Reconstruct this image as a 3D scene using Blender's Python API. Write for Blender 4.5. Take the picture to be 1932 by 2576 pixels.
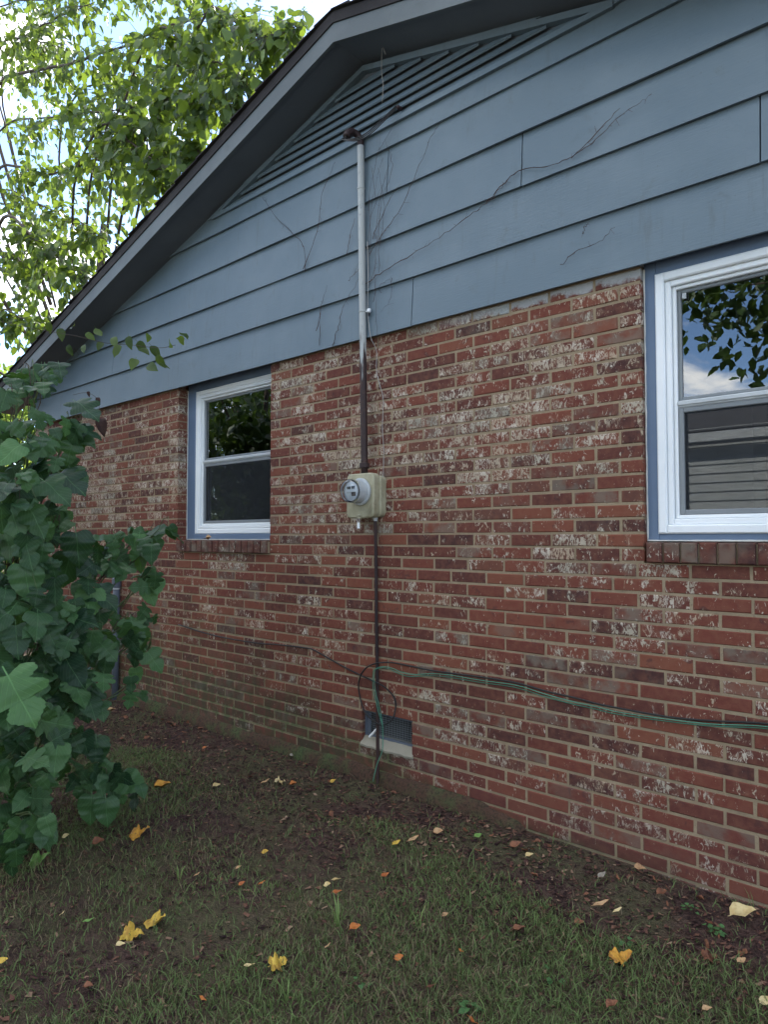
import bpy, math, random
import numpy as np
from mathutils import Vector, Matrix

random.seed(7); rng = np.random.default_rng(7)
scene = bpy.context.scene
for o in list(bpy.data.objects): bpy.data.objects.remove(o)
col = scene.collection

# ------------------------------------------------------------------ camera, sky, sun, exposure
# world: wall face is y = 0, x runs right along the wall, z up, lawn at z = 0 (metres)
FPX = 1730.39                       # focal length in photo pixels (1932 x 2576)
CAM = np.array([3.769, -3.1149, 1.4753])
YAW, PIT, ROL = [math.radians(a) for a in (-41.7372, 2.1266, -0.0257)]
_f = np.array([math.sin(YAW)*math.cos(PIT), math.cos(YAW)*math.cos(PIT), math.sin(PIT)])
_r = np.array([math.cos(YAW), -math.sin(YAW), 0.0]); _u = np.cross(_r, _f)
_R = _r*math.cos(ROL)+_u*math.sin(ROL); _U = -_r*math.sin(ROL)+_u*math.cos(ROL)
cd = bpy.data.cameras.new('camera'); cam = bpy.data.objects.new('camera', cd); col.objects.link(cam)
cd.sensor_fit = 'VERTICAL'; cd.sensor_height = 36.0; cd.lens = FPX/2576*36.0
cd.clip_start = 0.02; cd.clip_end = 2000
m = Matrix.Identity(4)
for i in range(3):
    m[i][0] = _R[i]; m[i][1] = _U[i]; m[i][2] = -_f[i]; m[i][3] = CAM[i]
cam.matrix_world = m
scene.camera = cam
scene.render.resolution_x = 769; scene.render.resolution_y = 1024

SUN_EL, SUN_AZ = math.radians(41.5), math.radians(-35.5)     # azimuth from +y towards +x
SUND = Vector((math.sin(SUN_AZ)*math.cos(SUN_EL), math.cos(SUN_AZ)*math.cos(SUN_EL), math.sin(SUN_EL)))
world = bpy.data.worlds.new('World'); scene.world = world; world.use_nodes = True
wn = world.node_tree.nodes; wl = world.node_tree.links; wn.clear()
sky = wn.new('ShaderNodeTexSky'); sky.sky_type = 'NISHITA'; sky.sun_disc = False
sky.sun_elevation = SUN_EL; sky.sun_rotation = SUN_AZ
sky.air_density = 0.8; sky.dust_density = 0.1; sky.ozone_density = 3.0
bg = wn.new('ShaderNodeBackground'); bg.inputs['Strength'].default_value = 0.12
wo = wn.new('ShaderNodeOutputWorld')
# broken fair-weather cloud over the whole sky
tcw = wn.new('ShaderNodeTexCoord'); sep = wn.new('ShaderNodeSeparateXYZ'); wl.new(tcw.outputs['Generated'], sep.inputs[0])
def wmath(op, a, b):
    q = wn.new('ShaderNodeMath'); q.operation = op
    for i, x in enumerate((a, b)):
        if isinstance(x, (int, float)): q.inputs[i].default_value = x
        else: wl.new(x, q.inputs[i])
    return q.outputs[0]
den = wmath('MAXIMUM', wmath('ADD', sep.outputs[2], .18), .06)
cmb = wn.new('ShaderNodeCombineXYZ'); cmb.inputs[2].default_value = 1.2; wl.new(wmath('DIVIDE', sep.outputs[0], den), cmb.inputs[0]); wl.new(wmath('DIVIDE', sep.outputs[1], den), cmb.inputs[1])
cn = wn.new('ShaderNodeTexNoise'); cn.inputs['Scale'].default_value = 1.7; cn.inputs['Detail'].default_value = 8; cn.inputs['Roughness'].default_value = .58; cn.inputs['Distortion'].default_value = .5
wl.new(cmb.outputs[0], cn.inputs['Vector'])
cr_ = wn.new('ShaderNodeMapRange'); cr_.interpolation_type = 'SMOOTHSTEP'; cr_.inputs[1].default_value = .47; cr_.inputs[2].default_value = .62; wl.new(cn.outputs['Fac'], cr_.inputs[0])
cm = wn.new('ShaderNodeMix'); cm.data_type = 'RGBA'; wl.new(cr_.outputs[0], cm.inputs[0]); wl.new(sky.outputs['Color'], cm.inputs[6]); cm.inputs[7].default_value = (9.6, 9.4, 9.1, 1)
wl.new(cm.outputs[2], bg.inputs['Color']); wl.new(bg.outputs['Background'], wo.inputs['Surface'])
sd = bpy.data.lights.new('sun', 'SUN'); sd.energy = 3.6; sd.angle = math.radians(0.53); sd.color = (1.0, 0.95, 0.86)
sun = bpy.data.objects.new('sun', sd); col.objects.link(sun)
sun.rotation_euler = SUND.to_track_quat('Z', 'Y').to_euler(); sun.location = (0, 0, 30)
scene.view_settings.view_transform = 'Standard'; scene.view_settings.look = 'None'
scene.view_settings.exposure = 2.1; scene.view_settings.gamma = 1.0

# ------------------------------------------------------------------ pixel -> place helpers
def ray(x, y): return _f+_R*(x-966)/FPX-_U*(y-1288)/FPX
def W(x, y, Y=0.0):                  # photo pixel -> point on the plane y = Y
    d = ray(x, y); return CAM+d*((Y-CAM[1])/d[1])
def G(x, y, Z=0.0):                  # photo pixel -> point on the lawn
    d = ray(x, y); return CAM+d*((Z-CAM[2])/d[2])
def D(x, y, dep): return CAM+ray(x, y)*dep

# ------------------------------------------------------------------ mesh helpers
class MB:
    def __init__(s): s.v = []; s.f = []; s.c = []; s.uv = []
    def add(s, v, f, c=None):
        b = len(s.v); s.v += [tuple(map(float, p)) for p in v]; s.f += [tuple(b+i for i in q) for q in f]
        s.c += [c if c is not None else (0.5, 0.5, 0.5)]*len(v)
    def box(s, x0, x1, y0, y1, z0, z1, c=None):
        v = [(x0,y0,z0),(x1,y0,z0),(x1,y1,z0),(x0,y1,z0),(x0,y0,z1),(x1,y0,z1),(x1,y1,z1),(x0,y1,z1)]
        s.add(v, [(0,3,2,1),(4,5,6,7),(0,1,5,4),(1,2,6,5),(2,3,7,6),(3,0,4,7)], c)
    def bbox(s, x0, x1, y0, y1, z0, z1, b=0.004):     # box with chamfered front (-y) edges
        f = [(x0+b,y0,z0+b),(x1-b,y0,z0+b),(x1-b,y0,z1-b),(x0+b,y0,z1-b)]
        g = [(x0,y0+b,z0),(x1,y0+b,z0),(x1,y0+b,z1),(x0,y0+b,z1)]
        h = [(x0,y1,z0),(x1,y1,z0),(x1,y1,z1),(x0,y1,z1)]
        q = [(0,1,2,3)]
        for i in range(4):
            j = (i+1) % 4; q += [(4+i,4+j,j,i),(8+i,8+j,4+j,4+i)]
        q.append((11,10,9,8)); s.add(f+g+h, q)
    def prism(s, poly, y0, y1, b=0.0):                # polygon in xz extruded along y
        n = len(poly)
        v = [(x, y0, z) for x, z in poly]+[(x, y1, z) for x, z in poly]
        s.add(v, [tuple(range(n)), tuple(range(2*n-1, n-1, -1))]+[(n+i, n+(i+1) % n, (i+1) % n, i) for i in range(n)])
    def tube(s, pts, r, n=8, cap=True, c=None):
        P = [np.array(p, float) for p in pts]; k = len(P)
        rr = r if hasattr(r, '__len__') else [r]*k
        v = []; up = None
        for i in range(k):
            t = P[min(i+1, k-1)]-P[max(i-1, 0)]; t = t/(np.linalg.norm(t)+1e-12)
            if up is None:
                up = np.array([0, 0, 1.0]) if abs(t[2]) < .9 else np.array([1.0, 0, 0])
            a = np.cross(up, t); a /= np.linalg.norm(a)+1e-12; up = np.cross(t, a)
            for j in range(n):
                g = 2*math.pi*j/n; v.append(P[i]+rr[i]*(math.cos(g)*a+math.sin(g)*up))
        f = [(i*n+j, i*n+(j+1) % n, (i+1)*n+(j+1) % n, (i+1)*n+j) for i in range(k-1) for j in range(n)]
        if cap: f += [tuple(range(n-1, -1, -1)), tuple((k-1)*n+j for j in range(n))]
        s.add(v, f, c)
    def lathe(s, prof, o, ax, n=28):                  # prof: (dist along axis, radius)
        o = np.array(o, float); ax = np.array(ax, float)/np.linalg.norm(ax)
        a = np.cross(ax, [0, 0, 1.0] if abs(ax[2]) < .9 else [1.0, 0, 0]); a /= np.linalg.norm(a); b = np.cross(ax, a)
        v = [o+ax*d+r*(math.cos(2*math.pi*j/n)*a+math.sin(2*math.pi*j/n)*b) for d, r in prof for j in range(n)]
        k = len(prof)
        f = [(i*n+j, i*n+(j+1) % n, (i+1)*n+(j+1) % n, (i+1)*n+j) for i in range(k-1) for j in range(n)]
        f += [tuple(range(n-1, -1, -1)), tuple((k-1)*n+j for j in range(n))]
        s.add(v, f)
    def build(s, name, mat, parent=None, smooth=False, origin=None, kind=None):
        v = np.array(s.v, float).reshape(-1, 3)
        if origin is not None: v = v-np.array(origin)
        me = bpy.data.meshes.new(name); me.from_pydata(v.tolist(), [], s.f)
        ca = me.attributes.new('rnd', 'FLOAT_COLOR', 'POINT')
        ca.data.foreach_set('color', np.hstack([np.array(s.c, float).reshape(-1, 3), np.ones((len(v), 1))]).ravel())
        if smooth: me.shade_smooth()
        return link(name, me, mat, parent, origin, kind)
def link(name, me, mat, parent=None, origin=None, kind=None):
    if mat is not None and not me.materials: me.materials.append(mat)
    o = bpy.data.objects.new(name, me); col.objects.link(o)
    if origin is not None: o.location = origin
    if parent is not None:
        o.parent = parent; p = parent; off = Vector()
        while p is not None: off += p.location; p = p.parent
        o.location = Vector(o.location)-off
    if kind: o['kind'] = kind
    return o
def tag(o, label, cat, group=None):
    o['label'] = label; o['category'] = cat
    if group: o['group'] = group
    return o
def thing(name, label, cat, loc=(0, 0, 0), group=None):
    o = bpy.data.objects.new(name, None); col.objects.link(o); o.location = loc; o.empty_display_size = .1
    return tag(o, label, cat, group)
def smoothpath(P, n=6):
    P = [np.array(p, float) for p in P]; Q = [2*P[0]-P[1]]+P+[2*P[-1]-P[-2]]; out = []
    for i in range(1, len(Q)-2):
        p0, p1, p2, p3 = Q[i-1:i+3]
        for k in range(n):
            t = k/n
            out.append(.5*((2*p1)+(-p0+p2)*t+(2*p0-5*p1+4*p2-p3)*t*t+(-p0+3*p1-3*p2+p3)*t**3))
    out.append(P[-1]); return out
# lattice value noise for python-side placement
_tab = rng.random((64, 64))
def vnoise(x, y):
    x = np.asarray(x, float); y = np.asarray(y, float)
    xi = np.floor(x).astype(int); yi = np.floor(y).astype(int); fx = x-xi; fy = y-yi
    fx = fx*fx*(3-2*fx); fy = fy*fy*(3-2*fy); g = lambda a, b: _tab[a % 64, b % 64]
    return (g(xi, yi)*(1-fx)+g(xi+1, yi)*fx)*(1-fy)+(g(xi, yi+1)*(1-fx)+g(xi+1, yi+1)*fx)*fy

# ------------------------------------------------------------------ materials
class MT:
    def __init__(s, name, rough=.8, spec=.3):
        s.m = bpy.data.materials.new(name); s.m.use_nodes = True
        s.t = s.m.node_tree; s.t.nodes.clear()
        s.out = s.n('ShaderNodeOutputMaterial'); s.b = s.n('ShaderNodeBsdfPrincipled')
        s.b.inputs['Roughness'].default_value = rough; s.b.inputs['Specular IOR Level'].default_value = spec
        s.l(s.b.outputs[0], s.out.inputs['Surface'])
        s.pos = None
    def n(s, t, **k):
        x = s.t.nodes.new(t)
        for a, b in k.items(): setattr(x, a, b)
        return x
    def l(s, a, b): s.t.links.new(a, b)
    def P(s, sc=(1, 1, 1)):
        if s.pos is None: s.pos = s.n('ShaderNodeNewGeometry').outputs['Position']
        q = s.n('ShaderNodeMapping'); q.inputs['Scale'].default_value = sc; s.l(s.pos, q.inputs[0]); return q.outputs[0]
    def noise(s, scale, detail=3, rough=.55, dist=0, vec=None, sc=(1, 1, 1), lac=2.0):
        q = s.n('ShaderNodeTexNoise'); q.inputs['Scale'].default_value = scale; q.inputs['Detail'].default_value = detail
        q.inputs['Roughness'].default_value = rough; q.inputs['Distortion'].default_value = dist
        q.inputs['Lacunarity'].default_value = lac
        s.l(vec if vec is not None else s.P(sc), q.inputs['Vector']); return q.outputs['Fac']
    def math(s, op, a, b=None, c=None, clamp=False):
        q = s.n('ShaderNodeMath', operation=op, use_clamp=clamp)
        for i, x in enumerate((a, b, c)):
            if x is None: continue
            if isinstance(x, (int, float)): q.inputs[i].default_value = x
            else: s.l(x, q.inputs[i])
        return q.outputs[0]
    def ss(s, x, a, b):            # smoothstep a..b
        q = s.n('ShaderNodeMapRange', interpolation_type='SMOOTHSTEP')
        s.l(x, q.inputs[0])
        for i, y in ((1, a), (2, b)):
            if isinstance(y, (int, float)): q.inputs[i].default_value = y
            else: s.l(y, q.inputs[i])
        return q.outputs[0]
    def mix(s, f, a, b, mode='MIX'):
        q = s.n('ShaderNodeMix', data_type='RGBA', blend_type=mode, clamp_factor=True)
        if isinstance(f, (int, float)): q.inputs[0].default_value = f
        else: s.l(f, q.inputs[0])
        for i, x in ((6, a), (7, b)):
            if isinstance(x, tuple): q.inputs[i].default_value = (*x, 1)
            else: s.l(x, q.inputs[i])
        return q.outputs[2]
    def ramp(s, f, stops):
        q = s.n('ShaderNodeValToRGB'); s.l(f, q.inputs[0]); e = q.color_ramp.elements
        while len(e) < len(stops): e.new(.5)
        for x, (p, c) in zip(e, stops): x.position = p; x.color = (*c, 1)
        return q.outputs[0]
    def color(s, c):
        if isinstance(c, tuple): s.b.inputs['Base Color'].default_value = (*c, 1)
        else: s.l(c, s.b.inputs['Base Color'])
    def bump(s, h, dist=.004, strength=1):
        q = s.n('ShaderNodeBump'); q.inputs['Distance'].default_value = dist; q.inputs['Strength'].default_value = strength
        s.l(h, q.inputs['Height']); s.l(q.outputs[0], s.b.inputs['Normal'])
    def rnd(s):
        q = s.n('ShaderNodeAttribute', attribute_name='rnd'); x = s.n('ShaderNodeSeparateColor'); s.l(q.outputs['Color'], x.inputs[0]); return x.outputs
    def xyz(s):
        s.P(); q = s.n('ShaderNodeSeparateXYZ'); s.l(s.pos, q.inputs[0]); return q.outputs

def algae_mask(M):       # green growth on the damp lower wall, thickest at the left foot
    x, y, z = M.xyz()
    n = M.noise(3.2, 4, .6); n2 = M.noise(14, 3)
    reach = M.math('MULTIPLY_ADD', M.ss(x, 1.8, -.8), 1.0, .10)
    h = M.math('DIVIDE', z, reach)
    k = M.math('ADD', M.math('SUBTRACT', 1.05, h), M.math('MULTIPLY', M.math('SUBTRACT', n, .5), 1.6))
    k = M.math('MULTIPLY', M.ss(k, .15, .95), M.ss(n2, .25, .6))
    return M.math('MULTIPLY', k, M.ss(x, 3.2, 1.2))

M = MT('brick_red', .88, .2); r = M.rnd()
base = M.ramp(r[0], [(0, (.050, .023, .022)), (.14, (.080, .028, .023)), (.45, (.122, .036, .026)), (.72, (.145, .043, .029)), (.9, (.168, .058, .035)), (1, (.094, .042, .032))])
n1 = M.noise(26, 4, .6); n2 = M.noise(5, 2)
base = M.mix(M.ss(n1, .3, .75), base, M.mix(.5, base, (.19, .082, .052)))
base = M.mix(M.math('MULTIPLY', M.ss(M.noise(17, 3, .6, 1.0), .58, .72), .55), base, (.045, .026, .027))
# pale slurry flecks pressed into the brick skin
x, y, z = M.xyz()
zone = M.math('MULTIPLY_ADD', M.ss(z, .35, 1.9), .34, M.math('MULTIPLY', M.ss(M.noise(1.3, 3, .6), .40, .62), .42))
dens = M.math('ADD', M.math('MULTIPLY', M.math('POWER', r[1], 1.3), .75), M.math('MULTIPLY_ADD', zone, 1.0, -.38))
patch = M.noise(17, 2, .5, .5)
flk = M.noise(58, 3, .62, 1.5, sc=(1.0, 1, .50))
ridge = M.math('SUBTRACT', 1.0, M.math('MULTIPLY', M.math('ABSOLUTE', M.math('SUBTRACT', M.noise(40, 2, .5, 1.3, sc=(1.2, 1, .52)), .5)), 17.0), clamp=True)
pm = M.math('ADD', M.math('MULTIPLY', M.math('SUBTRACT', patch, .5), 2.2), M.math('SUBTRACT', dens, .44))
pm = M.math('MAXIMUM', M.math('MINIMUM', pm, .55), -.6)
f1 = M.ss(M.math('ADD', flk, M.math('MULTIPLY', pm, .21)), .575, .655)
f2 = M.math('MULTIPLY', M.ss(ridge, .2, .8), M.ss(pm, .0, .45))
fl = M.math('MAXIMUM', f1, M.math('MULTIPLY', f2, .85))
cream = M.mix(r[2], (.46, .37, .26), (.45, .445, .355))
cream = M.mix(M.ss(M.noise(8, 2), .45, .65), cream, (.62, .57, .47))
base = M.mix(M.math('MULTIPLY', M.ss(pm, -.1, .55), .13), base, (.28, .20, .14))
c1 = M.mix(M.math('MULTIPLY', fl, .74), base, cream)
grey = M.math('MULTIPLY', M.ss(r[2], .80, .98), M.ss(M.noise(9, 3, .6), .4, .6))
c1 = M.mix(M.math('MULTIPLY', grey, .55), c1, (.165, .160, .125))
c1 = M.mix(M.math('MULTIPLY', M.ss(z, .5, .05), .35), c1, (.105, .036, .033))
# siding paint smeared on the top course beside the right window
pt = M.math('MULTIPLY', M.ss(M.math('ADD', z, M.math('MULTIPLY', M.math('SUBTRACT', M.noise(9, 4, .65), .5), .16)), 2.655, 2.685), M.math('MULTIPLY', M.ss(x, 1.2, 1.9), M.ss(x, 2.9, 2.6)))
c1 = M.mix(M.math('MULTIPLY', pt, .8), c1, (.36, .39, .39))
al = algae_mask(M)
c1 = M.mix(M.math('MULTIPLY', al, .72), c1, (.040, .050, .026))
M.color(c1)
M.bump(M.math('ADD', M.math('MULTIPLY', n1, .6), M.math('ADD', M.math('MULTIPLY', fl, .5), M.math('MULTIPLY', M.noise(140, 3), .35))), .0035, .8)
M_brick = M.m

M = MT('mortar', .92, .15)
c = M.ramp(M.noise(6, 4, .6), [(.3, (.215, .165, .108)), (.55, (.275, .215, .140)), (.75, (.33, .265, .18))])
c = M.mix(M.ss(M.noise(90, 3), .55, .75), c, (.20, .155, .105))
c = M.mix(M.math('MULTIPLY', algae_mask(M), .85), c, (.075, .105, .045))
M.color(c); M.bump(M.noise(160, 4, .7), .003, .8); M_mortar = M.m

M = MT('mossy_footing', .95, .1)
x, y, z = M.xyz()
gk = M.math('MULTIPLY', M.ss(M.noise(6, 5, .7), .42, .68), M.ss(x, 2.6, 1.2))
c = M.mix(gk, (.085, .050, .036), (.072, .098, .042))
c = M.mix(M.ss(M.noise(60, 4, .7), .45, .7), c, (.035, .030, .022))
M.color(c); M.bump(M.noise(45, 5, .7), .02, 1); M_moss = M.m

def paint(name, c0, c1, rough=.62, dirt=(.08, .08, .075), dk=.35, grain=(6, 6, 60), streak=0):
    M = MT(name, rough, .3); n = M.noise(1.7, 4, .6)
    c = M.mix(M.ss(n, .35, .7), c0, c1)
    c = M.mix(M.math('MULTIPLY', M.ss(M.noise(7, 5, .65, .6), .58, .8), dk), c, dirt)
    c = M.mix(M.math('MULTIPLY', M.ss(M.noise(95, 2), .68, .76), dk), c, dirt)
    if streak:
        st_ = M.math('MULTIPLY', M.ss(M.noise(5, 4, .7, sc=(5, 5, .5)), .52, .78), M.ss(M.noise(1.3, 2), .38, .62))
        c = M.mix(M.math('MULTIPLY', st_, streak), c, dirt)
    M.color(c); M.bump(M.noise(9, 4, .65, sc=grain), .0016, .6); return M.m
M_siding = paint('siding_paint', (.112, .155, .185), (.134, .178, .207), .58, (.085, .095, .090), .42, (2, 2, 14), .45)
M_soffit = paint('soffit_paint', (.095, .112, .130), (.115, .132, .150), .7)
M_fascia = paint('fascia_paint', (.080, .097, .102), (.115, .135, .140), .6, (.05, .06, .055), .6)
M_trim = paint('trim_paint_blue', (.105, .155, .235), (.135, .19, .275), .55, (.16, .19, .23), .5, (30, 30, 4))
M_white = paint('white_vinyl', (.72, .76, .77), (.78, .81, .82), .42, (.45, .43, .38), .18)
M_screen_frame = paint('screen_frame_grey', (.17, .19, .20), (.21, .23, .24), .45)
M_caulk = paint('caulk_white', (.5, .5, .46), (.62, .62, .58), .8)
M_concrete = paint('vent_concrete', (.17, .16, .12), (.28, .26, .205), .9, (.08, .08, .05), .6)
M_dark = paint('dark_void', (.012, .012, .013), (.018, .018, .018), .9)
M_room = paint('room_wall', (.10, .10, .10), (.13, .13, .125), .9)
M_black = paint('black_cable', (.012, .012, .013), (.018, .018, .018), .45)
M_green_wire = paint('green_wire', (.05, .19, .125), (.075, .25, .17), .5, (.02, .05, .03), .4)
M_pale_wire = paint('pale_wire', (.30, .29, .27), (.38, .37, .35), .6)
M_brownpipe = paint('brown_pipe', (.020, .012, .013), (.036, .018, .016), .55, (.06, .03, .02), .5)
M_standpipe = paint('standpipe_grey', (.075, .09, .115), (.10, .12, .15), .5, (.04, .05, .05), .4)
M_galv = paint('galvanised', (.38, .41, .42), (.48, .51, .52), .4)
M_twig = paint('dry_vine', (.050, .034, .032), (.085, .058, .050), .9)
M_bark = paint('bark', (.055, .042, .032), (.095, .075, .058), .95)
M_stem = paint('green_stem', (.06, .095, .035), (.10, .13, .05), .7)
M_shingle = paint('shingle', (.022, .020, .021), (.04, .036, .036), .95)
M_nb_siding = paint('neighbour_siding', (.50, .53, .52), (.58, .60, .59), .6)
M_nb_roof = paint('neighbour_roof', (.06, .055, .055), (.09, .08, .08), .95)
M_beige = None
M = MT('meter_box_paint', .6, .35); n = M.noise(9, 5, .65)
c = M.mix(M.ss(n, .35, .65), (.27, .255, .165), (.36, .34, .235))
c = M.mix(M.math('MULTIPLY', M.ss(M.noise(16, 4, .7, .8, sc=(1, 1, .35)), .52, .75), .65), c, (.115, .085, .045))
M.color(c); M.bump(M.noise(40, 3), .001, .5); M_beige = M.m
# mast: grey paint worn through to brown below the siding
M = MT('mast_paint', .6, .35); x, y, z = M.xyz()
k = M.ss(M.math('ADD', z, M.math('MULTIPLY', M.math('SUBTRACT', M.noise(28, 3, .6, sc=(1.4, 1.4, .10)), .5), 1.15)), 2.55, 2.60)
c = M.mix(k, M.mix(M.ss(M.noise(20, 3), .5, .7), (.030, .017, .016), (.06, .032, .026)), M.mix(M.ss(M.noise(22, 4, .7), .55, .72), (.36, .38, .37), (.25, .265, .26)))
M.color(c); M.bump(M.noise(60, 3), .001, .5); M_mast = M.m

def glassmat(name, tint=(.86, .9, .9), boost=2.0, rough=.0):
    M = MT(name); M.t.nodes.remove(M.b)
    fr = M.n('ShaderNodeFresnel'); fr.inputs['IOR'].default_value = 1.52
    gl = M.n('ShaderNodeBsdfGlossy'); gl.inputs['Roughness'].default_value = rough; gl.inputs['Color'].default_value = (.95, .97, 1, 1)
    tr = M.n('ShaderNodeBsdfTransparent'); tr.inputs['Color'].default_value = (*tint, 1)
    mx = M.n('ShaderNodeMixShader'); M.l(M.math('MULTIPLY', fr.outputs[0], boost, clamp=True), mx.inputs[0])
    M.l(tr.outputs[0], mx.inputs[1]); M.l(gl.outputs[0], mx.inputs[2]); M.l(mx.outputs[0], M.out.inputs['Surface'])
    bm = M.n('ShaderNodeBump'); bm.inputs['Distance'].default_value = .0012; bm.inputs['Strength'].default_value = .10
    M.l(M.noise(3.0, 1), bm.inputs['Height']); M.l(bm.outputs[0], gl.inputs['Normal'])
    return M.m
M_glass = glassmat('window_glass', (.55, .58, .58), 2.6, .0)
M_meterglass = glassmat('meter_glass', (.9, .93, .95), 1.4, .05)
M = MT('insect_screen', .7, .2); M.t.nodes.remove(M.b)
df = M.n('ShaderNodeBsdfDiffuse'); df.inputs['Color'].default_value = (.05, .055, .06, 1)
tr = M.n('ShaderNodeBsdfTransparent'); mx = M.n('ShaderNodeMixShader'); mx.inputs[0].default_value = .38
M.l(tr.outputs[0], mx.inputs[1]); M.l(df.outputs[0], mx.inputs[2]); M.l(mx.outputs[0], M.out.inputs['Surface']); M_screen = M.m

def leafmat(name, dark, light, trans, tw=.4, rough=.5, veins=True, spec=.3):
    M = MT(name, rough, spec)
    oi = M.n('ShaderNodeObjectInfo'); rn = M.rnd()
    k = M.math('FRACT', M.math('ADD', rn[0], oi.outputs['Random']))
    c = M.mix(k, dark, light)
    c = M.mix(M.math('MULTIPLY', M.ss(M.noise(9, 2), .5, .8), .3), c, tuple(.6*a for a in dark))
    if veins:
        uv = M.n('ShaderNodeUVMap'); uv.uv_map = 'leaf'; s = M.n('ShaderNodeSeparateXYZ'); M.l(uv.outputs[0], s.inputs[0])
        au = M.math('ABSOLUTE', s.outputs[0])
        mid = M.ss(au, .035, .012)
        fr = M.math('FRACT', M.math('MULTIPLY', M.math('SUBTRACT', s.outputs[1], M.math('MULTIPLY', au, .75)), 6.5))
        sv = M.ss(M.math('ABSOLUTE', M.math('SUBTRACT', fr, .5)), .085, .02)
        v = M.math('MAXIMUM', mid, M.math('MULTIPLY', sv, .55))
        c = M.mix(M.math('MULTIPLY', v, .38), c, tuple(min(1, 2.2*a+.02) for a in light))
        M.bump(M.math('SUBTRACT', M.math('MULTIPLY', M.noise(60, 2), .3), v), .003, .6)
    M.color(c)
    tl = M.n('ShaderNodeBsdfTranslucent'); M.l(M.mix(k, tuple(.7*a for a in trans), trans), tl.inputs['Color'])
    mx = M.n('ShaderNodeMixShader'); mx.inputs[0].default_value = tw
    M.l(M.b.outputs[0], mx.inputs[1]); M.l(tl.outputs[0], mx.inputs[2]); M.l(mx.outputs[0], M.out.inputs['Surface'])
    return M.m
M_bushleaf = leafmat('mulberry_leaf', (.012, .038, .020), (.060, .135, .048), (.09, .20, .03), .28, .38)
M_bushpale = leafmat('mulberry_leaf_pale', (.075, .175, .060), (.09, .20, .07), (.13, .26, .05), .3, .45)
M_treeleaf = leafmat('tree_leaf', (.018, .042, .016), (.070, .120, .030), (.21, .30, .03), .40, .5, False)
M_farleaf = leafmat('far_leaf', (.06, .10, .022), (.11, .16, .04), (.34, .46, .08), .5, .55, False)
M_darkleaf = leafmat('dark_leaf', (.028, .055, .02), (.05, .09, .03), (.12, .2, .03), .3, .5, False)
def flatleaf(name, c, c2, tw=.2):
    M = MT(name, .65, .25); k = M.ss(M.noise(26, 3, .6), .4, .65)
    M.color(M.mix(M.math('MULTIPLY', M.ss(M.noise(75, 3, .6), .60, .70), .6), M.mix(k, c, c2), (.10, .05, .03))); M.bump(M.noise(90, 2), .002, .6); return M.m
LC = {'yellow': flatleaf('leaf_yellow', (.52, .36, .06), (.36, .21, .04)), 'gold': flatleaf('leaf_gold', (.50, .26, .04), (.34, .15, .03)),
      'pale': flatleaf('leaf_pale', (.58, .47, .24), (.46, .34, .15)), 'tan': flatleaf('leaf_tan', (.42, .27, .14), (.30, .17, .085)),
      'orange': flatleaf('leaf_orange', (.42, .145, .035), (.30, .09, .03)), 'brown': flatleaf('leaf_brown', (.20, .085, .045), (.12, .05, .03)),
      'green': flatleaf('leaf_green', (.13, .24, .06), (.09, .17, .04)), 'grey': flatleaf('leaf_grey', (.28, .25, .20), (.19, .165, .13)),
      'dark': flatleaf('leaf_dark', (.035, .018, .016), (.055, .028, .022))}
M = MT('grass_blade', .6, .25); rn = M.rnd()
c = M.ramp(rn[0], [(0, (.17, .125, .075)), (.18, (.17, .14, .078)), (.26, (.095, .125, .045)), (.7, (.105, .158, .050)), (1, (.14, .205, .062))])
M.color(c); M_grass = M.m
M = MT('litter', .95, .1); rn = M.rnd()
M.color(M.ramp(rn[0], [(0, (.026, .016, .016)), (.5, (.075, .040, .034)), (.85, (.15, .076, .052)), (1, (.27, .185, .125))])); M_litter = M.m
M = MT('soil', .97, .1)
n = M.noise(1.6, 5, .65); n2 = M.noise(18, 5, .7); n3 = M.noise(110, 3, .7)
c = M.mix(M.ss(n2, .35, .7), (.058, .036, .032), (.118, .074, .060))
c = M.mix(M.math('MULTIPLY', M.ss(n, .42, .62), .6), c, (.105, .112, .055))
c = M.mix(M.ss(n3, .58, .75), c, (.21, .15, .11))
c = M.mix(M.ss(n3, .40, .28), c, (.028, .020, .018))
M.color(c); M.bump(M.math('ADD', n2, M.math('MULTIPLY', n3, .6)), .03, 1); M_soil = M.m
M = MT('side_brick', .9, .2); bt = M.n('ShaderNodeTexBrick')
bt.inputs['Color1'].default_value = (.18, .05, .04, 1); bt.inputs['Color2'].default_value = (.24, .08, .055, 1); bt.inputs['Mortar'].default_value = (.3, .24, .17, 1)
bt.inputs['Scale'].default_value = 1; bt.inputs['Brick Width'].default_value = .2347; bt.inputs['Row Height'].default_value = .068; bt.inputs['Mortar Size'].default_value = .005
mp = M.n('ShaderNodeMapping'); M.P(); M.l(M.pos, mp.inputs[0]); mp.inputs['Rotation'].default_value = (math.radians(90), 0, math.radians(90)); M.l(mp.outputs[0], bt.inputs['Vector'])
M.color(bt.outputs['Color']); M_sidebrick = M.m

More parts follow.
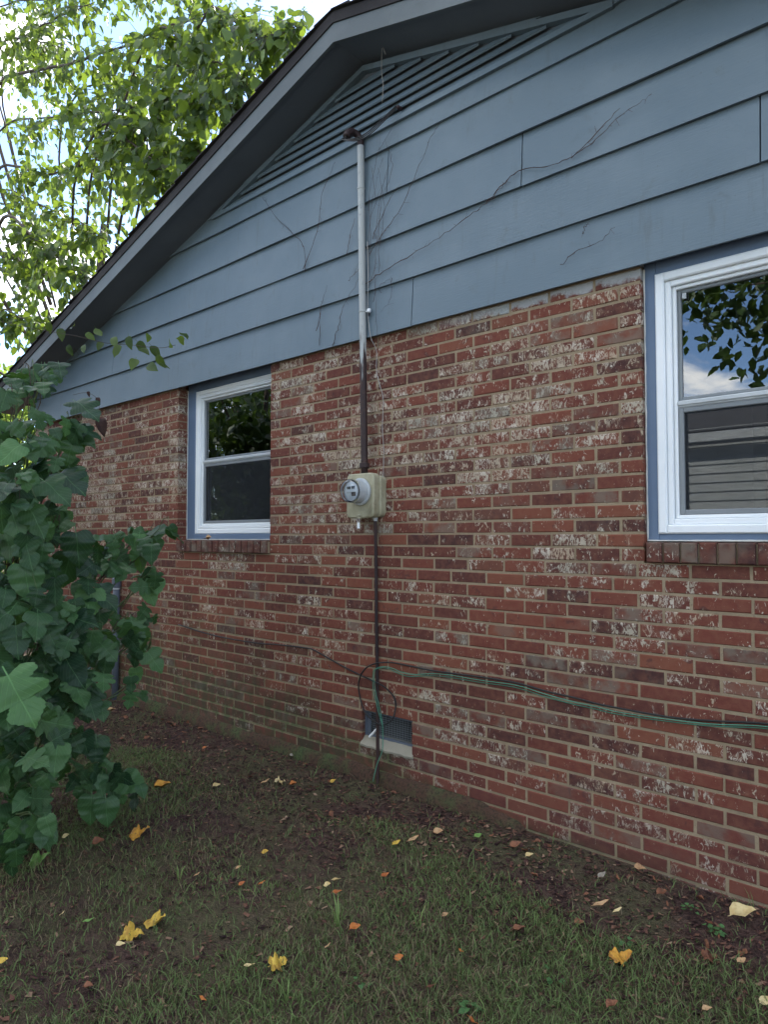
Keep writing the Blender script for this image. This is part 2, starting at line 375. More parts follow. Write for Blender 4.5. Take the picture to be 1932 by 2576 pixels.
# ------------------------------------------------------------------ ground
def axis(a, b, step, far):
    core = np.arange(a, b+1e-6, step); g = []; d = step; p = core[-1]
    while p < far: d *= 1.5; p += d; g.append(p)
    l = []; d = step; p = core[0]
    while p > -far: d *= 1.5; p -= d; l.append(p)
    return np.array(l[::-1]+core.tolist()+g)
gx = axis(-4.5, 4.6, .05, 400); gy = axis(-3.2, .15, .05, 400)
def ground_z(x, y):
    x = np.asarray(x, float); y = np.asarray(y, float)
    w = np.clip(1-np.maximum(np.abs(x)-6, 0)/4, 0, 1)*np.clip(1-np.maximum(np.abs(y+1.5)-4, 0)/4, 0, 1)
    h = .035*(vnoise(x*1.7+9, y*1.7+4)-.5)+.03*(vnoise(x*5+3, y*5+8)-.5)+.016*(vnoise(x*13, y*13)-.5)
    bank = -.012+.018*np.exp(-((y+.12)/.12)**2)
    return w*(h*np.clip((-y+.02)/.25, .25, 1)+bank)-.004
X, Y = np.meshgrid(gx, gy, indexing='ij'); Z = ground_z(X, Y)
nx, ny = X.shape
v = np.stack([X.ravel(), Y.ravel(), Z.ravel()], 1)
ii, jj = np.meshgrid(np.arange(nx-1), np.arange(ny-1), indexing='ij'); a = (ii*ny+jj).ravel()
me = bpy.data.meshes.new('ground'); me.from_pydata(v.tolist(), [], np.stack([a, a+ny, a+ny+1, a+1], 1).tolist()); me.shade_smooth()
link('ground', me, M_soil, kind='structure')

# ------------------------------------------------------------------ the house
CRS, HP = .068, .11735              # course height, half brick pitch
def line(v): return 2.652-CRS*v
XL, XR, RIDGE = -4.25, 5.95, .85
W1 = (-1.315, -.103); W2 = (2.573, 3.64); VENT = (.805, 1.205)
house = thing('brick_house', 'red brick house gable wall with grey blue lap siding above', 'house')
# mortar body
mb = MB()
e = .004; y0, y1 = .0035, .092
zs = line(19)
mb.box(XL+e, VENT[0]-e, y0, y1, -.25, zs); mb.box(VENT[1]+e, XR-e, y0, y1, -.25, zs)
mb.box(VENT[0]-e, VENT[1]+e, y0, y1, -.25, line(36)-e); mb.box(VENT[0]-e, VENT[1]+e, y0, y1, line(33)+e, zs)
for a, b in ((XL+e, W1[0]-e), (W1[1]+e, W2[0]-e), (W2[1]+e, XR-e)): mb.box(a, b, y0, y1, zs, 2.80)
wall = mb.build('brick_wall', M_mortar, house)
# bricks
bricks = []
def cut(c):
    z = line(c+.5); ops = []
    if c < 19: ops = [W1, W2]
    if 33 <= c <= 35: ops = [VENT]
    segs = []; p = XL
    for a, b in ops: segs.append((p, a)); p = b
    segs.append((p, XR)); return segs
for c in range(-2, 40):
    for a, b in cut(c):
        low = c >= 19 or a < -1.4 or a > 3
        par = 0 if (c-19) % 2 == 0 else 1
        if low: js = [HP*(2*k+par-.35) for k in range(-30, 40)]
        else:
            odd = 1 if c % 2 == 0 else 0
            js = [HP*(2*k+odd) for k in range(-30, 40)]
        js = [j+random.uniform(-.005, .005) for j in js]
        cuts = [a]+[j for j in js if a+.045 < j < b-.045]+[b]
        for i in range(len(cuts)-1):
            xa = cuts[i]+(.0054 if i else .0); xb = cuts[i+1]-(.0054 if i < len(cuts)-2 else .0)
            bricks.append((c, xa, xb))
def brick_geo(c, xa, xb, proud=0.0):
    g = .0053; j = lambda s: random.uniform(-s, s)
    z0 = line(c+1)+g+j(.0012); z1 = line(c)-g+j(.0012)
    y = j(.0016)-proud; b = .0042; t = j(.0012)
    F = [(xa+b, y+t, z0+b), (xb-b, y-t, z0+b), (xb-b, y-t+j(.001), z1-b), (xa+b, y+t+j(.001), z1-b)]
    F = [(x+j(.0015), yy, z+j(.0012)) for x, yy, z in F]
    O = [(xa+j(.001), y+b, z0+j(.0008)), (xb+j(.001), y+b, z0+j(.0008)), (xb+j(.001), y+b, z1+j(.0008)), (xa+j(.001), y+b, z1+j(.0008))]
    B = [(xa, .090, z0), (xb, .090, z0), (xb, .090, z1), (xa, .090, z1)]
    q = [(0, 1, 2, 3)]
    for i in range(4):
        k = (i+1) % 4; q += [(4+i, 4+k, k, i), (8+i, 8+k, 4+k, 4+i)]
    return F+O+B, q
def apparent(c, xa, xb):
    p = np.array([(xa+xb)/2, 0, line(c+.5)])-CAM; d = p@_f
    px = 966+FPX*(p@_R)/d; py = 1288-FPX*(p@_U)/d
    if not (0 < px < 1932 and 0 < py < 2576) or c < 0 or c > 38: return 0
    if px < 200 and py > 900: return 0
    return (xb-xa)*abs(p[1])/d**3
order = sorted(range(len(bricks)), key=lambda i: -apparent(*bricks[i]))
NEAR = set(order[:282]); rest = MB()
for i, (c, xa, xb) in enumerate(bricks):
    vv, q = brick_geo(c, xa, xb); cc = (random.random(), random.random(), random.random())
    if i in NEAR:
        k = MB(); k.add(vv, q, cc); k.build('brick', M_brick, wall, origin=((xa+xb)/2, 0, line(c+.5)))
    else: rest.add(vv, q, cc)
rest.build('distant_bricks', M_brick, wall, kind='stuff')
# mossy footing ledge along the foot of the wall
mb = MB(); n = 150; prof = []
for i in range(n+1):
    x = -4.2+(1.95+4.2)*i/n; h = (.046+.026*vnoise(x*3, 2.)+.016*vnoise(x*17, 5.))*min(1, (1.96-x)/.5+.25); w = .020+.016*vnoise(x*4, 7.)+.010*vnoise(x*21, 3.)
    if i in (0, n): h = .0; 
    prof.append([(x, -w-.01, -.05), (x, -w, h*.55), (x, -w*.45, h), (x, .012, h+.012)])
vv = [p for r_ in prof for p in r_]
mb.add(vv, [(i*4+k, (i+1)*4+k, (i+1)*4+k+1, i*4+k+1) for i in range(n) for k in range(3)])
mb.build('mossy_footing', M_moss, house, smooth=True)

# rest of the shell
mb = MB(); mb.box(XL, XL+.1, .108, 11.8, -.2, 2.9); mb.box(XR-.1, XR, .108, 11.8, -.2, 2.9); mb.box(XL+.1, XR-.1, 11.7, 11.8, -.2, 2.9)
mb.build('far_walls', M_sidebrick, house)
mb = MB(); mb.box(XL+.11, XR-.11, .106, 11.69, 2.78, 2.80); mb.box(XL+.11, XR-.11, .106, 11.69, .30, .32)
for a in (.75, 1.9): mb.box(a, a+.08, .2, 4.4, .33, 2.77)
mb.box(XL+.11, XR-.11, 4.4, 4.45, .33, 2.77)
mb.build('inner_room', M_room, house)

# gable siding: each board its own piece, clipped under the rake and round the vent
SL = .2766
def zsof(x): return 4.477-SL*abs(x-RIDGE)          # underside of the sloping soffit
rows = [2.715, 3.005, 3.290, 3.570, 3.850, 4.130]
ends = {0: [1.240, 4.6], 1: [-2.4, 3.085], 2: [1.976], 3: [1.047, 3.9], 4: [], 5: []}
mb = MB(); mb.prism([(XL, 2.79), (XR, 2.79), (XR, zsof(XR)+.01), (RIDGE, zsof(RIDGE)+.01), (XL, zsof(XL)+.01)], .0, .06)
gable = mb.build('gable_siding', M_dark, house)
def clip(poly, a, b, c):          # keep a*x+b*z <= c
    out = []
    for i in range(len(poly)):
        p, q = poly[i], poly[(i+1) % len(poly)]; dp = a*p[0]+b*p[1]-c; dq = a*q[0]+b*q[1]-c
        if dp <= 0: out.append(p)
        if dp*dq < 0: t = dp/(dp-dq); out.append((p[0]+t*(q[0]-p[0]), p[1]+t*(q[1]-p[1])))
    return out
VZ, VX0, VX1 = 3.985, -.76, 2.46
def board(poly, zb, name='siding_board'):
    # clapboard leaning: thick bottom edge out at y=-.040, top tucked back
    yf = lambda x, z: -.040+.021*(z-zb)/.285+.007*(vnoise(x*.9+zb*7, zb*5)-.5)+.004*(vnoise(x*2.7+zb*3, zb*9)-.5)
    zw = lambda x: .006*(vnoise(x*.8+zb*11, 3.+zb)-.5)+.003*(vnoise(x*3.1, zb*4)-.5)
    k = MB(); x0 = min(p[0] for p in poly); x1 = max(p[0] for p in poly); m_ = max(1, int((x1-x0)/.22)); n = len(poly)
    for i in range(m_):
        c = clip(clip(poly, -1, 0, -(x0+(x1-x0)*i/m_)), 1, 0, x0+(x1-x0)*(i+1)/m_); q = len(c)
        if q < 3: continue
        vv = [(x, float(yf(x, z)), z+float(zw(x))*(z < zb+.05)) for x, z in c]; vv += [(x, y+.014, z) for x, y, z in vv]
        k.add(vv, [tuple(range(q)), tuple(range(2*q-1, q-1, -1))]+[(q+j, q+(j+1) % q, (j+1) % q, j) for j in range(q)])
    cx = sum(p[0] for p in poly)/n; cz = sum(p[1] for p in poly)/n
    k.build(name, M_siding, gable, origin=(cx, -.03, cz))
for r_, zb in enumerate(rows):
    zt = zb+.29+.018
    xs = [XL]+ends[r_]+[XR]
    for i in range(len(xs)-1):
        P = [(xs[i]+(.003 if i else 0), zb), (xs[i+1]-.003, zb+random.uniform(-.002, .002)), (xs[i+1]-.003, zt), (xs[i]+(.003 if i else 0), zt)]
        P = clip(P, SL, 1, 4.477+SL*RIDGE); P = clip(P, -SL, 1, 4.477-SL*RIDGE)
        if len(P) < 3: continue
        if zt > VZ+.02:            # split round the vent triangle
            parts = []
            if zb < VZ:
                parts.append(clip(P, 0, 1, VZ))
            Q = clip(P, 0, -1, -max(VZ, zb)) if zb < VZ else P
            s = (4.42-VZ)/(RIDGE-VX0)
            for sgn in (-1, 1):
                # outside the vent: z - VZ >= s*(x-VX0)  on the left, mirrored on the right
                R_ = clip(Q, s, -1, s*VX0-VZ) if sgn < 0 else clip(Q, -s, -1, -s*VX1-VZ)
                parts.append(R_)
            for R_ in parts:
                if len(R_) >= 3 and max(p[0] for p in R_)-min(p[0] for p in R_) > .05 and max(p[1] for p in R_)-min(p[1] for p in R_) > .015: board(R_, zb)
        else: board(P, zb)
# gable vent
mb = MB(); mb.prism([(VX0, VZ), (VX1, VZ), (RIDGE, 4.42)], -.006, -.002); gv = mb.build('gable_vent', M_soffit, house)
k = MB(); k.box(VX0-.02, VX1+.02, -.052, -.008, VZ-.012, VZ+.018); k.build('vent_frame', M_siding, gv)
for s_ in (-1, 1):
    xe = VX0 if s_ < 0 else VX1; k = MB()
    k.prism([(xe, VZ-.004), (RIDGE, 4.416), (RIDGE, 4.452), (xe+s_*.10, VZ+.004)][::(1 if s_ < 0 else -1)], -.047, -.009); k.build('vent_frame', M_siding, gv)
for i in range(7):
    z = VZ+.045+i*.055; t = (z-.01-VZ)/(4.42-VZ)
    if t > .95: break
    xa = VX0+(RIDGE-VX0)*t; xb = VX1-(VX1-RIDGE)*t
    k = MB(); k.add([(xa, -.040, z-.025), (xb, -.040, z-.025), (xb, -.012, z+.024), (xa, -.012, z+.024), (xa, -.034, z-.031), (xb, -.034, z-.031), (xb, -.007, z+.018), (xa, -.007, z+.018)],
        [(0, 1, 2, 3), (7, 6, 5, 4), (4, 5, 1, 0), (3, 2, 6, 7), (1, 5, 6, 2), (4, 0, 3, 7)])
    k.build('louver_slat', M_siding, gv, origin=(RIDGE, -.03, z))

# roof
EX = 5.65; OV = -.30
def ztop(x): return 4.655-.2766*abs(x-RIDGE)
mb = MB()
for s in (-1, 1):
    xe = RIDGE+s*EX
    vv = []
    for y in (OV+.012, 12.1):
        vv += [(RIDGE, y, 4.655), (xe, y, ztop(xe)), (xe, y, ztop(xe)-.05), (RIDGE, y, 4.605)]
    mb.add(vv, [(0, 1, 2, 3), (7, 6, 5, 4), (0, 4, 5, 1), (1, 5, 6, 2), (2, 6, 7, 3)])
roof = mb.build('roof', M_shingle, house)
for s in (-1, 1):
    for i in range(40):
        u0 = i*.142; ua = u0+.155; xa, xb = RIDGE+s*u0, RIDGE+s*ua
        if ua > EX+.05: break
        yo = OV-.022+random.uniform(-.012, .008); k = MB(); d = .004+random.uniform(0, .004)
        za, zb = ztop(xa)+.003, ztop(xb)+.013+d
        vv = [(xa, yo, za), (xb, yo, zb), (xb, yo, zb-.012), (xa, yo, za-.004), (xa, 12.12, za), (xb, 12.12, zb), (xb, 12.12, zb-.012), (xa, 12.12, za-.004)]
        k.add(vv, [(0, 1, 2, 3), (7, 6, 5, 4), (0, 4, 5, 1), (1, 5, 6, 2), (2, 6, 7, 3)])
        k.build('shingle_course', M_shingle, roof, origin=(xa, 0, za))
for s in (-1, 1):
    xe = RIDGE+s*EX
    k = MB(); vv = []
    for y in (OV, OV+.02):
        vv += [(RIDGE, y, ztop(RIDGE)-.075), (xe, y, ztop(xe)-.075), (xe, y, zsof(xe)-.012), (RIDGE, y, zsof(RIDGE)-.012)]
    k.add(vv, [(0, 1, 2, 3), (7, 6, 5, 4), (0, 4, 5, 1), (1, 5, 6, 2), (2, 6, 7, 3), (3, 7, 4, 0)]); k.build('rake_fascia', M_fascia, house)
    k = MB(); vv = []
    for y in (OV-.008, OV+.011):
        vv += [(RIDGE, y, ztop(RIDGE)-.005), (xe, y, ztop(xe)-.005), (xe, y, ztop(xe)-.073), (RIDGE, y, ztop(RIDGE)-.073)]
    k.add(vv, [(0, 1, 2, 3), (7, 6, 5, 4), (0, 4, 5, 1), (1, 5, 6, 2), (2, 6, 7, 3), (3, 7, 4, 0)]); k.build('drip_edge', M_shingle, house)
    k = MB(); vv = []
    for y in (OV+.021, -.002):
        vv += [(RIDGE, y, zsof(RIDGE)), (xe, y, zsof(xe)), (xe, y, zsof(xe)+.012), (RIDGE, y, zsof(RIDGE)+.012)]
    k.add(vv, [(0, 1, 2, 3), (7, 6, 5, 4), (0, 4, 5, 1), (1, 5, 6, 2), (2, 6, 7, 3), (3, 7, 4, 0)]); k.build('soffit', M_soffit, house)

# windows
def frame_ring(x0, x1, z0, z1, w, ya, yb, wt=None, wb=None, b=.003):
    k = MB(); wt = wt or w; wb = wb or w
    k.bbox(x0, x0+w, ya, yb, z0, z1, b); k.bbox(x1-w, x1, ya, yb, z0, z1, b)
    k.bbox(x0+w, x1-w, ya+.001, yb, z1-wt, z1, b); k.bbox(x0+w, x1-w, ya+.001, yb, z0, z0+wb, b); return k
def window(X0, X1, dep, tl, zoff, label, proud=.012):
    zb, ztp = 1.462, 2.795
    t = frame_ring(X0+.003, X1-.003, zb, ztp, tl, dep, dep+.05, wt=ztp-2.675-zoff, wb=.03+zoff)
    w = t.build('window', M_trim, house); w['label'] = label
    fx0, fx1, fz0, fz1 = X0+tl+.002, X1-tl-.002, 1.482+zoff+.010, 2.677+zoff
    k = frame_ring(fx0, fx1, fz0, fz1, .040, dep-proud, dep+.06, b=.006); k.build('frame', M_white, w)
    a = .040
    k = frame_ring(fx0+a, fx1-a, fz0+a, fz1-a, .026, dep+.004, dep+.058, b=.004); k.build('inner_frame', M_white, w)
    a += .027
    k = frame_ring(fx0+a, fx1-a, fz0+a, fz1-a, .016, dep+.020, dep+.056, b=.003); k.build('stop', M_white, w)
    a += .017; gx0, gx1, gz0, gz1 = fx0+a, fx1-a, fz0+a, fz1-a; zm = 2.073+zoff*1.6
    k = MB(); k.bbox(gx0, gx1, dep+.026, dep+.058, zm-.016, zm+.016, .004); k.bbox(gx0, gx1, dep+.018, dep+.0255, zm-.006, zm+.012, .002); k.build('meeting_rail', M_galv, w)
    k = frame_ring(gx0, gx1, zm+.017, gz1, .016, dep+.036, dep+.058); k.build('upper_sash', M_screen_frame, w)
    k = MB(); k.box(gx0+.016, gx1-.016, dep+.046, dep+.050, zm+.017, gz1-.017); k.build('pane', M_glass, w)
    k = frame_ring(gx0, gx1, gz0, zm-.0165, .022, dep+.028, dep+.044); k.build('screen_frame', M_screen_frame, w)
    k = MB(); k.add([(gx0+.022, dep+.034, gz0+.022), (gx1-.022, dep+.034, gz0+.022), (gx1-.022, dep+.034, zm-.038), (gx0+.022, dep+.034, zm-.038)], [(0, 1, 2, 3)]); k.build('insect_screen', M_screen, w)
    k = MB(); k.box(gx0+.014, gx1-.014, dep+.060, dep+.064, gz0+.005, zm-.02); k.build('pane', M_glass, w)
    k = MB(); pts = [(X0+.004, dep-.003, zb+.004+i*(2.71-zb)/30) for i in range(31)]
    k.tube([(p[0]+random.uniform(-.001, .001), p[1], p[2]) for p in pts], [.003+random.uniform(0, .0025) for _ in pts], 5)
    XE = min(X1, W1[1]) if X0 < 0 else X1
    k.tube([(X0+.004+i*(XE-X0-.008)/20, dep-.004, zb-.001) for i in range(21)], [.003+random.uniform(0, .002) for _ in range(21)], 5)
    k.build('caulk_bead', M_caulk, w)
    return w
window(W1[0], W1[1]+.16, .0935, .110, .014, 'left window reflecting dark trees', -.001)
wr = window(W2[0], W2[1], .036, .052, 0.0, 'right window reflecting leaves and siding')
k = MB(); k.bbox(2.735, 2.752, .062, .0715, 2.548, 2.574, .002); k.build('sash_latch', M_galv, wr)
# rowlock brick sills
for X0, X1 in ((W1[0]+.03, W1[1]), (W2[0]+.015, W2[1])):
    k = MB(); k.box(X0, X1, -.014, .10, line(19)+.004, 1.447); sill = k.build('window_sill', M_mortar, house)
    n = int(round((X1-X0)/.0762)); p = (X1-X0)/n
    for i in range(n):
        xa, xb = X0+i*p+.0045, X0+(i+1)*p-.0045; j = lambda s: random.uniform(-s, s); y = -.030+j(.002); zt, zb2 = 1.452+j(.0015), line(19)+.003+j(.002)
        b = .005; k = MB()
        F = [(xa+b, y, zb2+b), (xb-b, y, zb2+b), (xb-b, y, zt-b), (xa+b, y, zt-b)]
        O = [(xa, y+b, zb2), (xb, y+b, zb2), (xb, y+b, zt), (xa, y+b, zt)]; B = [(xa, .10, zb2), (xb, .10, zb2), (xb, .10, zt+.006), (xa, .10, zt+.006)]
        q = [(0, 1, 2, 3)]
        for a in range(4):
            c = (a+1) % 4; q += [(4+a, 4+c, c, a), (8+a, 8+c, 4+c, 4+a)]
        k.add(F+O+B, q, (random.uniform(0, .2), random.uniform(0, .12), random.uniform(.86, 1))); k.build('brick', M_brick, sill, origin=((xa+xb)/2, 0, 1.41))

# foundation vent
vx0, vx1 = VENT; vz0, vz1 = line(36), line(33)
k = MB(); k.box(vx0-.003, vx1+.003, .085, .0915, vz0, vz1+.003); fv = k.build('foundation_vent', M_dark, house)
k = frame_ring(vx0, vx1, vz0+.045, vz1, .014, .028, .045, b=.002); k.bbox(vx0+.014, vx0+.040, .034, .044, vz0+.06, vz1-.014, .002); k.build('vent_frame', M_standpipe, fv)
k = MB()
for i in range(1, 30): k.box(vx0+.014+i*.0124, vx0+.0154+i*.0124, .040, .042, vz0+.05, vz1-.01)
for i in range(1, 12): k.box(vx0+.014, vx1-.014, .0425, .044, vz0+.05+i*.0126, vz0+.0514+i*.0126)
k.build('wire_screen', M_screen_frame, fv, kind='stuff')
k = MB(); nseg = 16; vv = []
for i in range(nseg+1):
    x = vx0-.006+(vx1-vx0+.016)*i/nseg; a = .0022*math.sin(i*2.1)+random.uniform(-.0015, .0015)
    vv += [(x, -.010+a, vz0-.010+a), (x, -.012+a, vz0+.002+a), (x, .030, vz0+.050+a*.5), (x, .08, vz0+.056), (x, .08, vz0-.010)]
f = [(i*5+a, (i+1)*5+a, (i+1)*5+a+1, i*5+a+1) for i in range(nseg) for a in range(4)]+[(0, 1, 2, 3, 4), tuple(nseg*5+4-a for a in range(5))]
k.add(vv, f); k.build('vent_ledge', M_concrete, fv)

# ------------------------------------------------------------------ meter, mast, pipes, wires
BY = -.10
xl, xr = W(871, 1250, BY)[0], W(940, 1250, BY)[0]; zt = W(905, 1191, BY)[2]; zb = W(905, 1303, BY)[2]
def rrect(x0, x1, z0, z1, r, n=5):
    P = []
    for cx, cz, a0 in ((x1-r, z1-r, 0), (x0+r, z1-r, 90), (x0+r, z0+r, 180), (x1-r, z0+r, 270)):
        for i in range(n+1): a = math.radians(a0+90*i/n); P.append((cx+r*math.cos(a), cz+r*math.sin(a)))
    return P
meter = thing('electric_meter', 'round glass electric meter on a beige metal box, fixed to the brick', 'meter', ((xl+xr)/2, 0, zb))
def shell(k, poly, ys, ins):         # stacked outlines along y with insets
    n = len(poly); cx = sum(p[0] for p in poly)/n; cz = sum(p[1] for p in poly)/n; hx = max(p[0] for p in poly)-cx; hz = max(p[1] for p in poly)-cz
    vv = []
    for y, i in zip(ys, ins): vv += [(cx+(p[0]-cx)*(hx-i)/hx, y, cz+(p[1]-cz)*(hz-i)/hz) for p in poly]
    f = [tuple(range(n-1, -1, -1)), tuple((len(ys)-1)*n+i for i in range(n))]
    f += [(a*n+i, a*n+(i+1) % n, (a+1)*n+(i+1) % n, (a+1)*n+i) for a in range(len(ys)-1) for i in range(n)]
    k.add(vv, f)
k = MB(); shell(k, rrect(xl-.003, xr+.010, zb+.004, zt-.012, .036), [-.050, -.043, 0.001], [.008, 0, 0]); k.build('back_box', M_beige, meter)
k = MB(); shell(k, rrect(xl, xr, zb, zt, .034), [BY, BY+.006, -.050, -.047], [.007, 0, 0, .003]); k.build('cover', M_beige, meter)
mc = np.array([xl+.56*(xr-xl), BY, zb+.585*(zt-zb)])
k = MB(); k.lathe([(0, .079), (.006, .083), (.016, .083), (.020, .078), (.021, .070)], mc, (0, -1, 0), 36); k.build('ring', M_galv, meter, smooth=False)
k = MB(); k.lathe([(.018, .0715), (.082, .069)], mc, (0, -1, 0), 36); k.build('drum', M_galv, meter, smooth=False)
k = MB(); k.lathe([(.0825, .071), (.108, .069), (.116, .064), (.119, .055), (.120, .02), (.120, .001)], mc, (0, -1, 0), 36); k.build('glass_cover', M_meterglass, meter, smooth=True)
M_face = paint('meter_face', (.55, .58, .60), (.62, .65, .67), .5); M_facedark = paint('meter_dark', (.015, .016, .018), (.02, .02, .022), .4)
k = MB(); k.lathe([(.083, .060), (.088, .060)], mc, (0, -1, 0), 36); face = k.build('face_plate', M_face, meter)
for nm, (a, b, c_, d_), mt in (('counter_window', (-.034, -.006, .012, .028), M_facedark), ('display', (.004, .030, .014, .030), M_facedark), ('dial_plate', (.004, .036, -.030, -.006), M_brownpipe), ('name_strip', (-.036, -.002, -.012, -.004), M_galv)):
    k = MB(); k.box(mc[0]+a, mc[0]+b, mc[1]-.0905, mc[1]-.0882, mc[2]+c_, mc[2]+d_); k.build(nm, mt, face)
k = MB(); k.bbox((xl+xr)/2-.016, (xl+xr)/2+.012, BY-.008, BY+.002, zb+.010, zb+.022, .002); k.bbox((xl+xr)/2-.012, (xl+xr)/2+.010, BY-.012, BY+.002, zb-.004, zb+.006, .002); k.build('hasp', M_beige, meter)
sx = (xl+xr)/2-.002
k = MB(); k.tube([(sx+.010*math.sin(a), BY-.010, zb-.016-.016*math.cos(a)) for a in np.linspace(0, 2*math.pi, 16)], .0013, 5, False); k.build('seal_wire', M_galv, meter)
k = MB(); k.bbox(sx-.009, sx+.009, BY-.013, BY-.007, zb-.064, zb-.028, .002); k.build('seal_tag', M_white, meter)
k = MB(); k.lathe([(0, .016), (.014, .016), (.016, .012), (.026, .012)], (W(944, 1303, -.03)[0], -.03, zb+.008), (0, 0, -1), 14); k.build('bottom_fitting', M_galv, meter)

mxp = W(907, 420, -.058)[0]; mxb = W(917, 1150, -.058)[0]
mast = thing('service_mast', 'grey painted conduit, rusty brown below, rising from the meter up the siding', 'conduit', (mxb, -.058, zt))
ztopm = W(907, 368, -.058)[2]
k = MB(); zz = np.linspace(zt-.004, ztopm, 24); k.tube([(mxb+(mxp-mxb)*(z-zt)/(ztopm-zt), -.058, z) for z in zz], .0215, 16); k.build('pipe', M_mast, mast, smooth=True)
def mastx(z): return mxb+(mxp-mxb)*(z-zt)/(ztopm-zt)
for z, r_, h in ((zt+.035, .031, .03), (W(907, 478, -.058)[2], .0245, .012), (W(912, 787, -.058)[2], .0245, .010)):
    k = MB(); k.lathe([(0, r_-.004), (.003, r_), (h, r_), (h+.003, r_-.004)], (mastx(z), -.058, z), (0, 0, 1), 18); k.build('collar' if z > 2.2 else 'hub', M_mast, mast)
zc = W(912, 787, -.058)[2]
k = MB(); k.tube([(mastx(zc)+.022, -.052, zc+.004), (mastx(zc)+.045, -.050, zc+.004)], .004, 6); k.lathe([(0, .006), (.004, .012), (.020, .013), (.026, .009)], (mastx(zc)+.048, -.052, zc+.018), (0, 0, -1), 12); k.build('wire_holder', M_white, mast)
k = MB(); k.lathe([(0, .005), (.014, .007), (.018, .004)], (mastx(zc)+.049, -.052, zc-.009), (0, 0, -1), 10); k.build('screw', M_black, mast)
# weatherhead: hooked cap turning down
k = MB(); zz = ztopm; c0 = np.array([mxp, -.058, zz]); pts = [c0+(0, 0, -.01), c0+(0, 0, .03), c0+(-.008, -.02, .065), c0+(-.02, -.055, .075), c0+(-.028, -.085, .055), c0+(-.03, -.095, .03)]
k.tube(smoothpath(pts, 4), [.021]*12+[.024]*9, 14); k.build('weatherhead', M_brownpipe, mast, smooth=True)
ins = W(1005, 272, -.05)
k = MB()
for q in range(3):
    a = c0+(-.03, -.10, .03+.004*q); b = a+(.02+.02*q, -.05, -.05-.015*q); e2 = ins+(0, -.03, -.01*q)
    k.tube(smoothpath([a, b, (b*.55+e2*.45)+(0, -.02, -.07), e2], 8), .0035, 6)
k.build('service_wire', M_black, mast, smooth=True)
k = MB(); k.lathe([(0, .008), (.012, .013), (.024, .010), (.034, .013), (.042, .008)], ins+(0, .02, 0), (0, -1, 0), 14); k.build('insulator', M_brownpipe, mast)

def wirething(name, label, cat, paths, r_, mat, Y=-.02, n=6, sm=5):
    k = MB()
    for P in paths:
        Q = [W(p[0], p[1], p[2] if len(p) > 2 else Y) for p in P]; k.tube(smoothpath(Q, sm), r_, n)
    return tag(k.build(name, mat, None, smooth=True), label, cat)
wirething('ground_pipe', 'thin dark brown pipe running straight from the meter box down to soil', 'pipe', [[(944, 1300, -.03), (946, 1420, -.018), (947, 1560, -.02), (949, 1700, -.017), (950, 1830, -.02), (950, 1905, -.024), (950, 1992, -.034)]], .0105, M_brownpipe, n=10)
wirething('black_cable', 'black cable looped in a coil beside the pipe and stapled along the brick', 'cable',
    [[(448, 1571), (500, 1588), (553, 1602), (640, 1617), (700, 1622), (770, 1630), (787, 1634), (830, 1658), (873, 1682), (908, 1699), (938, 1713, -.03), (964, 1726, -.04), (984, 1744), (994, 1762), (995, 1782), (989, 1806, -.03), (976, 1819, -.03), (960, 1824, -.03), (942, 1815, -.035), (920, 1795, -.03), (909, 1767), (902, 1731), (906, 1702, -.03), (920, 1681, -.035), (938, 1671, -.05), (957, 1667, -.05), (987, 1667), (1029, 1675), (1083, 1686), (1130, 1693), (1215, 1704), (1300, 1718), (1375, 1739), (1445, 1755), (1505, 1771), (1565, 1783), (1630, 1795), (1700, 1806), (1800, 1814), (1932, 1821), (2150, 1850)]], .0048, M_black, Y=-.014)
gp = [(938, 1966, -.05), (949, 1921, -.04), (960, 1894, -.035), (963, 1876, -.035), (963, 1850, -.035), (962, 1822, -.04), (957, 1791, -.045), (951, 1766, -.05), (946, 1749, -.05), (942, 1722, -.04), (942, 1695, -.04), (946, 1682, -.05), (967, 1677, -.03), (989, 1682), (1011, 1691), (1038, 1697), (1083, 1695), (1130, 1698), (1215, 1712), (1300, 1724), (1375, 1747), (1445, 1766), (1500, 1778), (1565, 1793), (1700, 1812), (1800, 1822), (1932, 1828), (2150, 1858)]
gp2 = [(p[0]-4*(p[1] < 1800), p[1]+(5 if p[0] > 1000 else 3), (p[2] if len(p) > 2 else -.012)+.006) for p in gp[5:]]
wirething('green_wire', 'pair of thin green wires strung below the black cable, dropping past the vent', 'wire', [gp, gp2], .0024, M_green_wire, Y=-.017, n=5)
wirething('pale_wire', 'thin pale wire hanging from the mast clamp over brick to the meter', 'wire',
    [[(924, 608, -.05), (926, 680, -.05), (925, 770, -.05), (926, 800, -.05), (933, 850, -.05), (947, 882, -.016), (947, 932, -.013), (956, 971, -.012), (964, 1005, -.01), (962, 1077, -.01), (965, 1125, -.01), (964, 1197, -.01), (960, 1217, -.01), (966, 1264, -.01), (961, 1290, -.012)]], .0022, M_pale_wire, n=5)
wirething('hanging_cord', 'frayed pale cord dangling in front of the gable vent near the ridge', 'cord',
    [[(957, 40, -.12), (958, 70, -.12), (961, 110, -.12), (966, 125, -.12)], [(961, 110, -.12), (960, 180, -.11), (964, 215, -.10), (961, 260, -.08)], [(963, 118, -.12), (970, 137, -.12)]], .0022, M_pale_wire, n=5)
k = MB(); a, b = W(930, 1853, .005), W(950, 1832, -.012); k.tube([a, (a+b)/2, b], .0075, 10); tag(k.build('plastic_tube', M_white, None), 'short white plastic tube poking out in front of the foundation vent', 'tube')
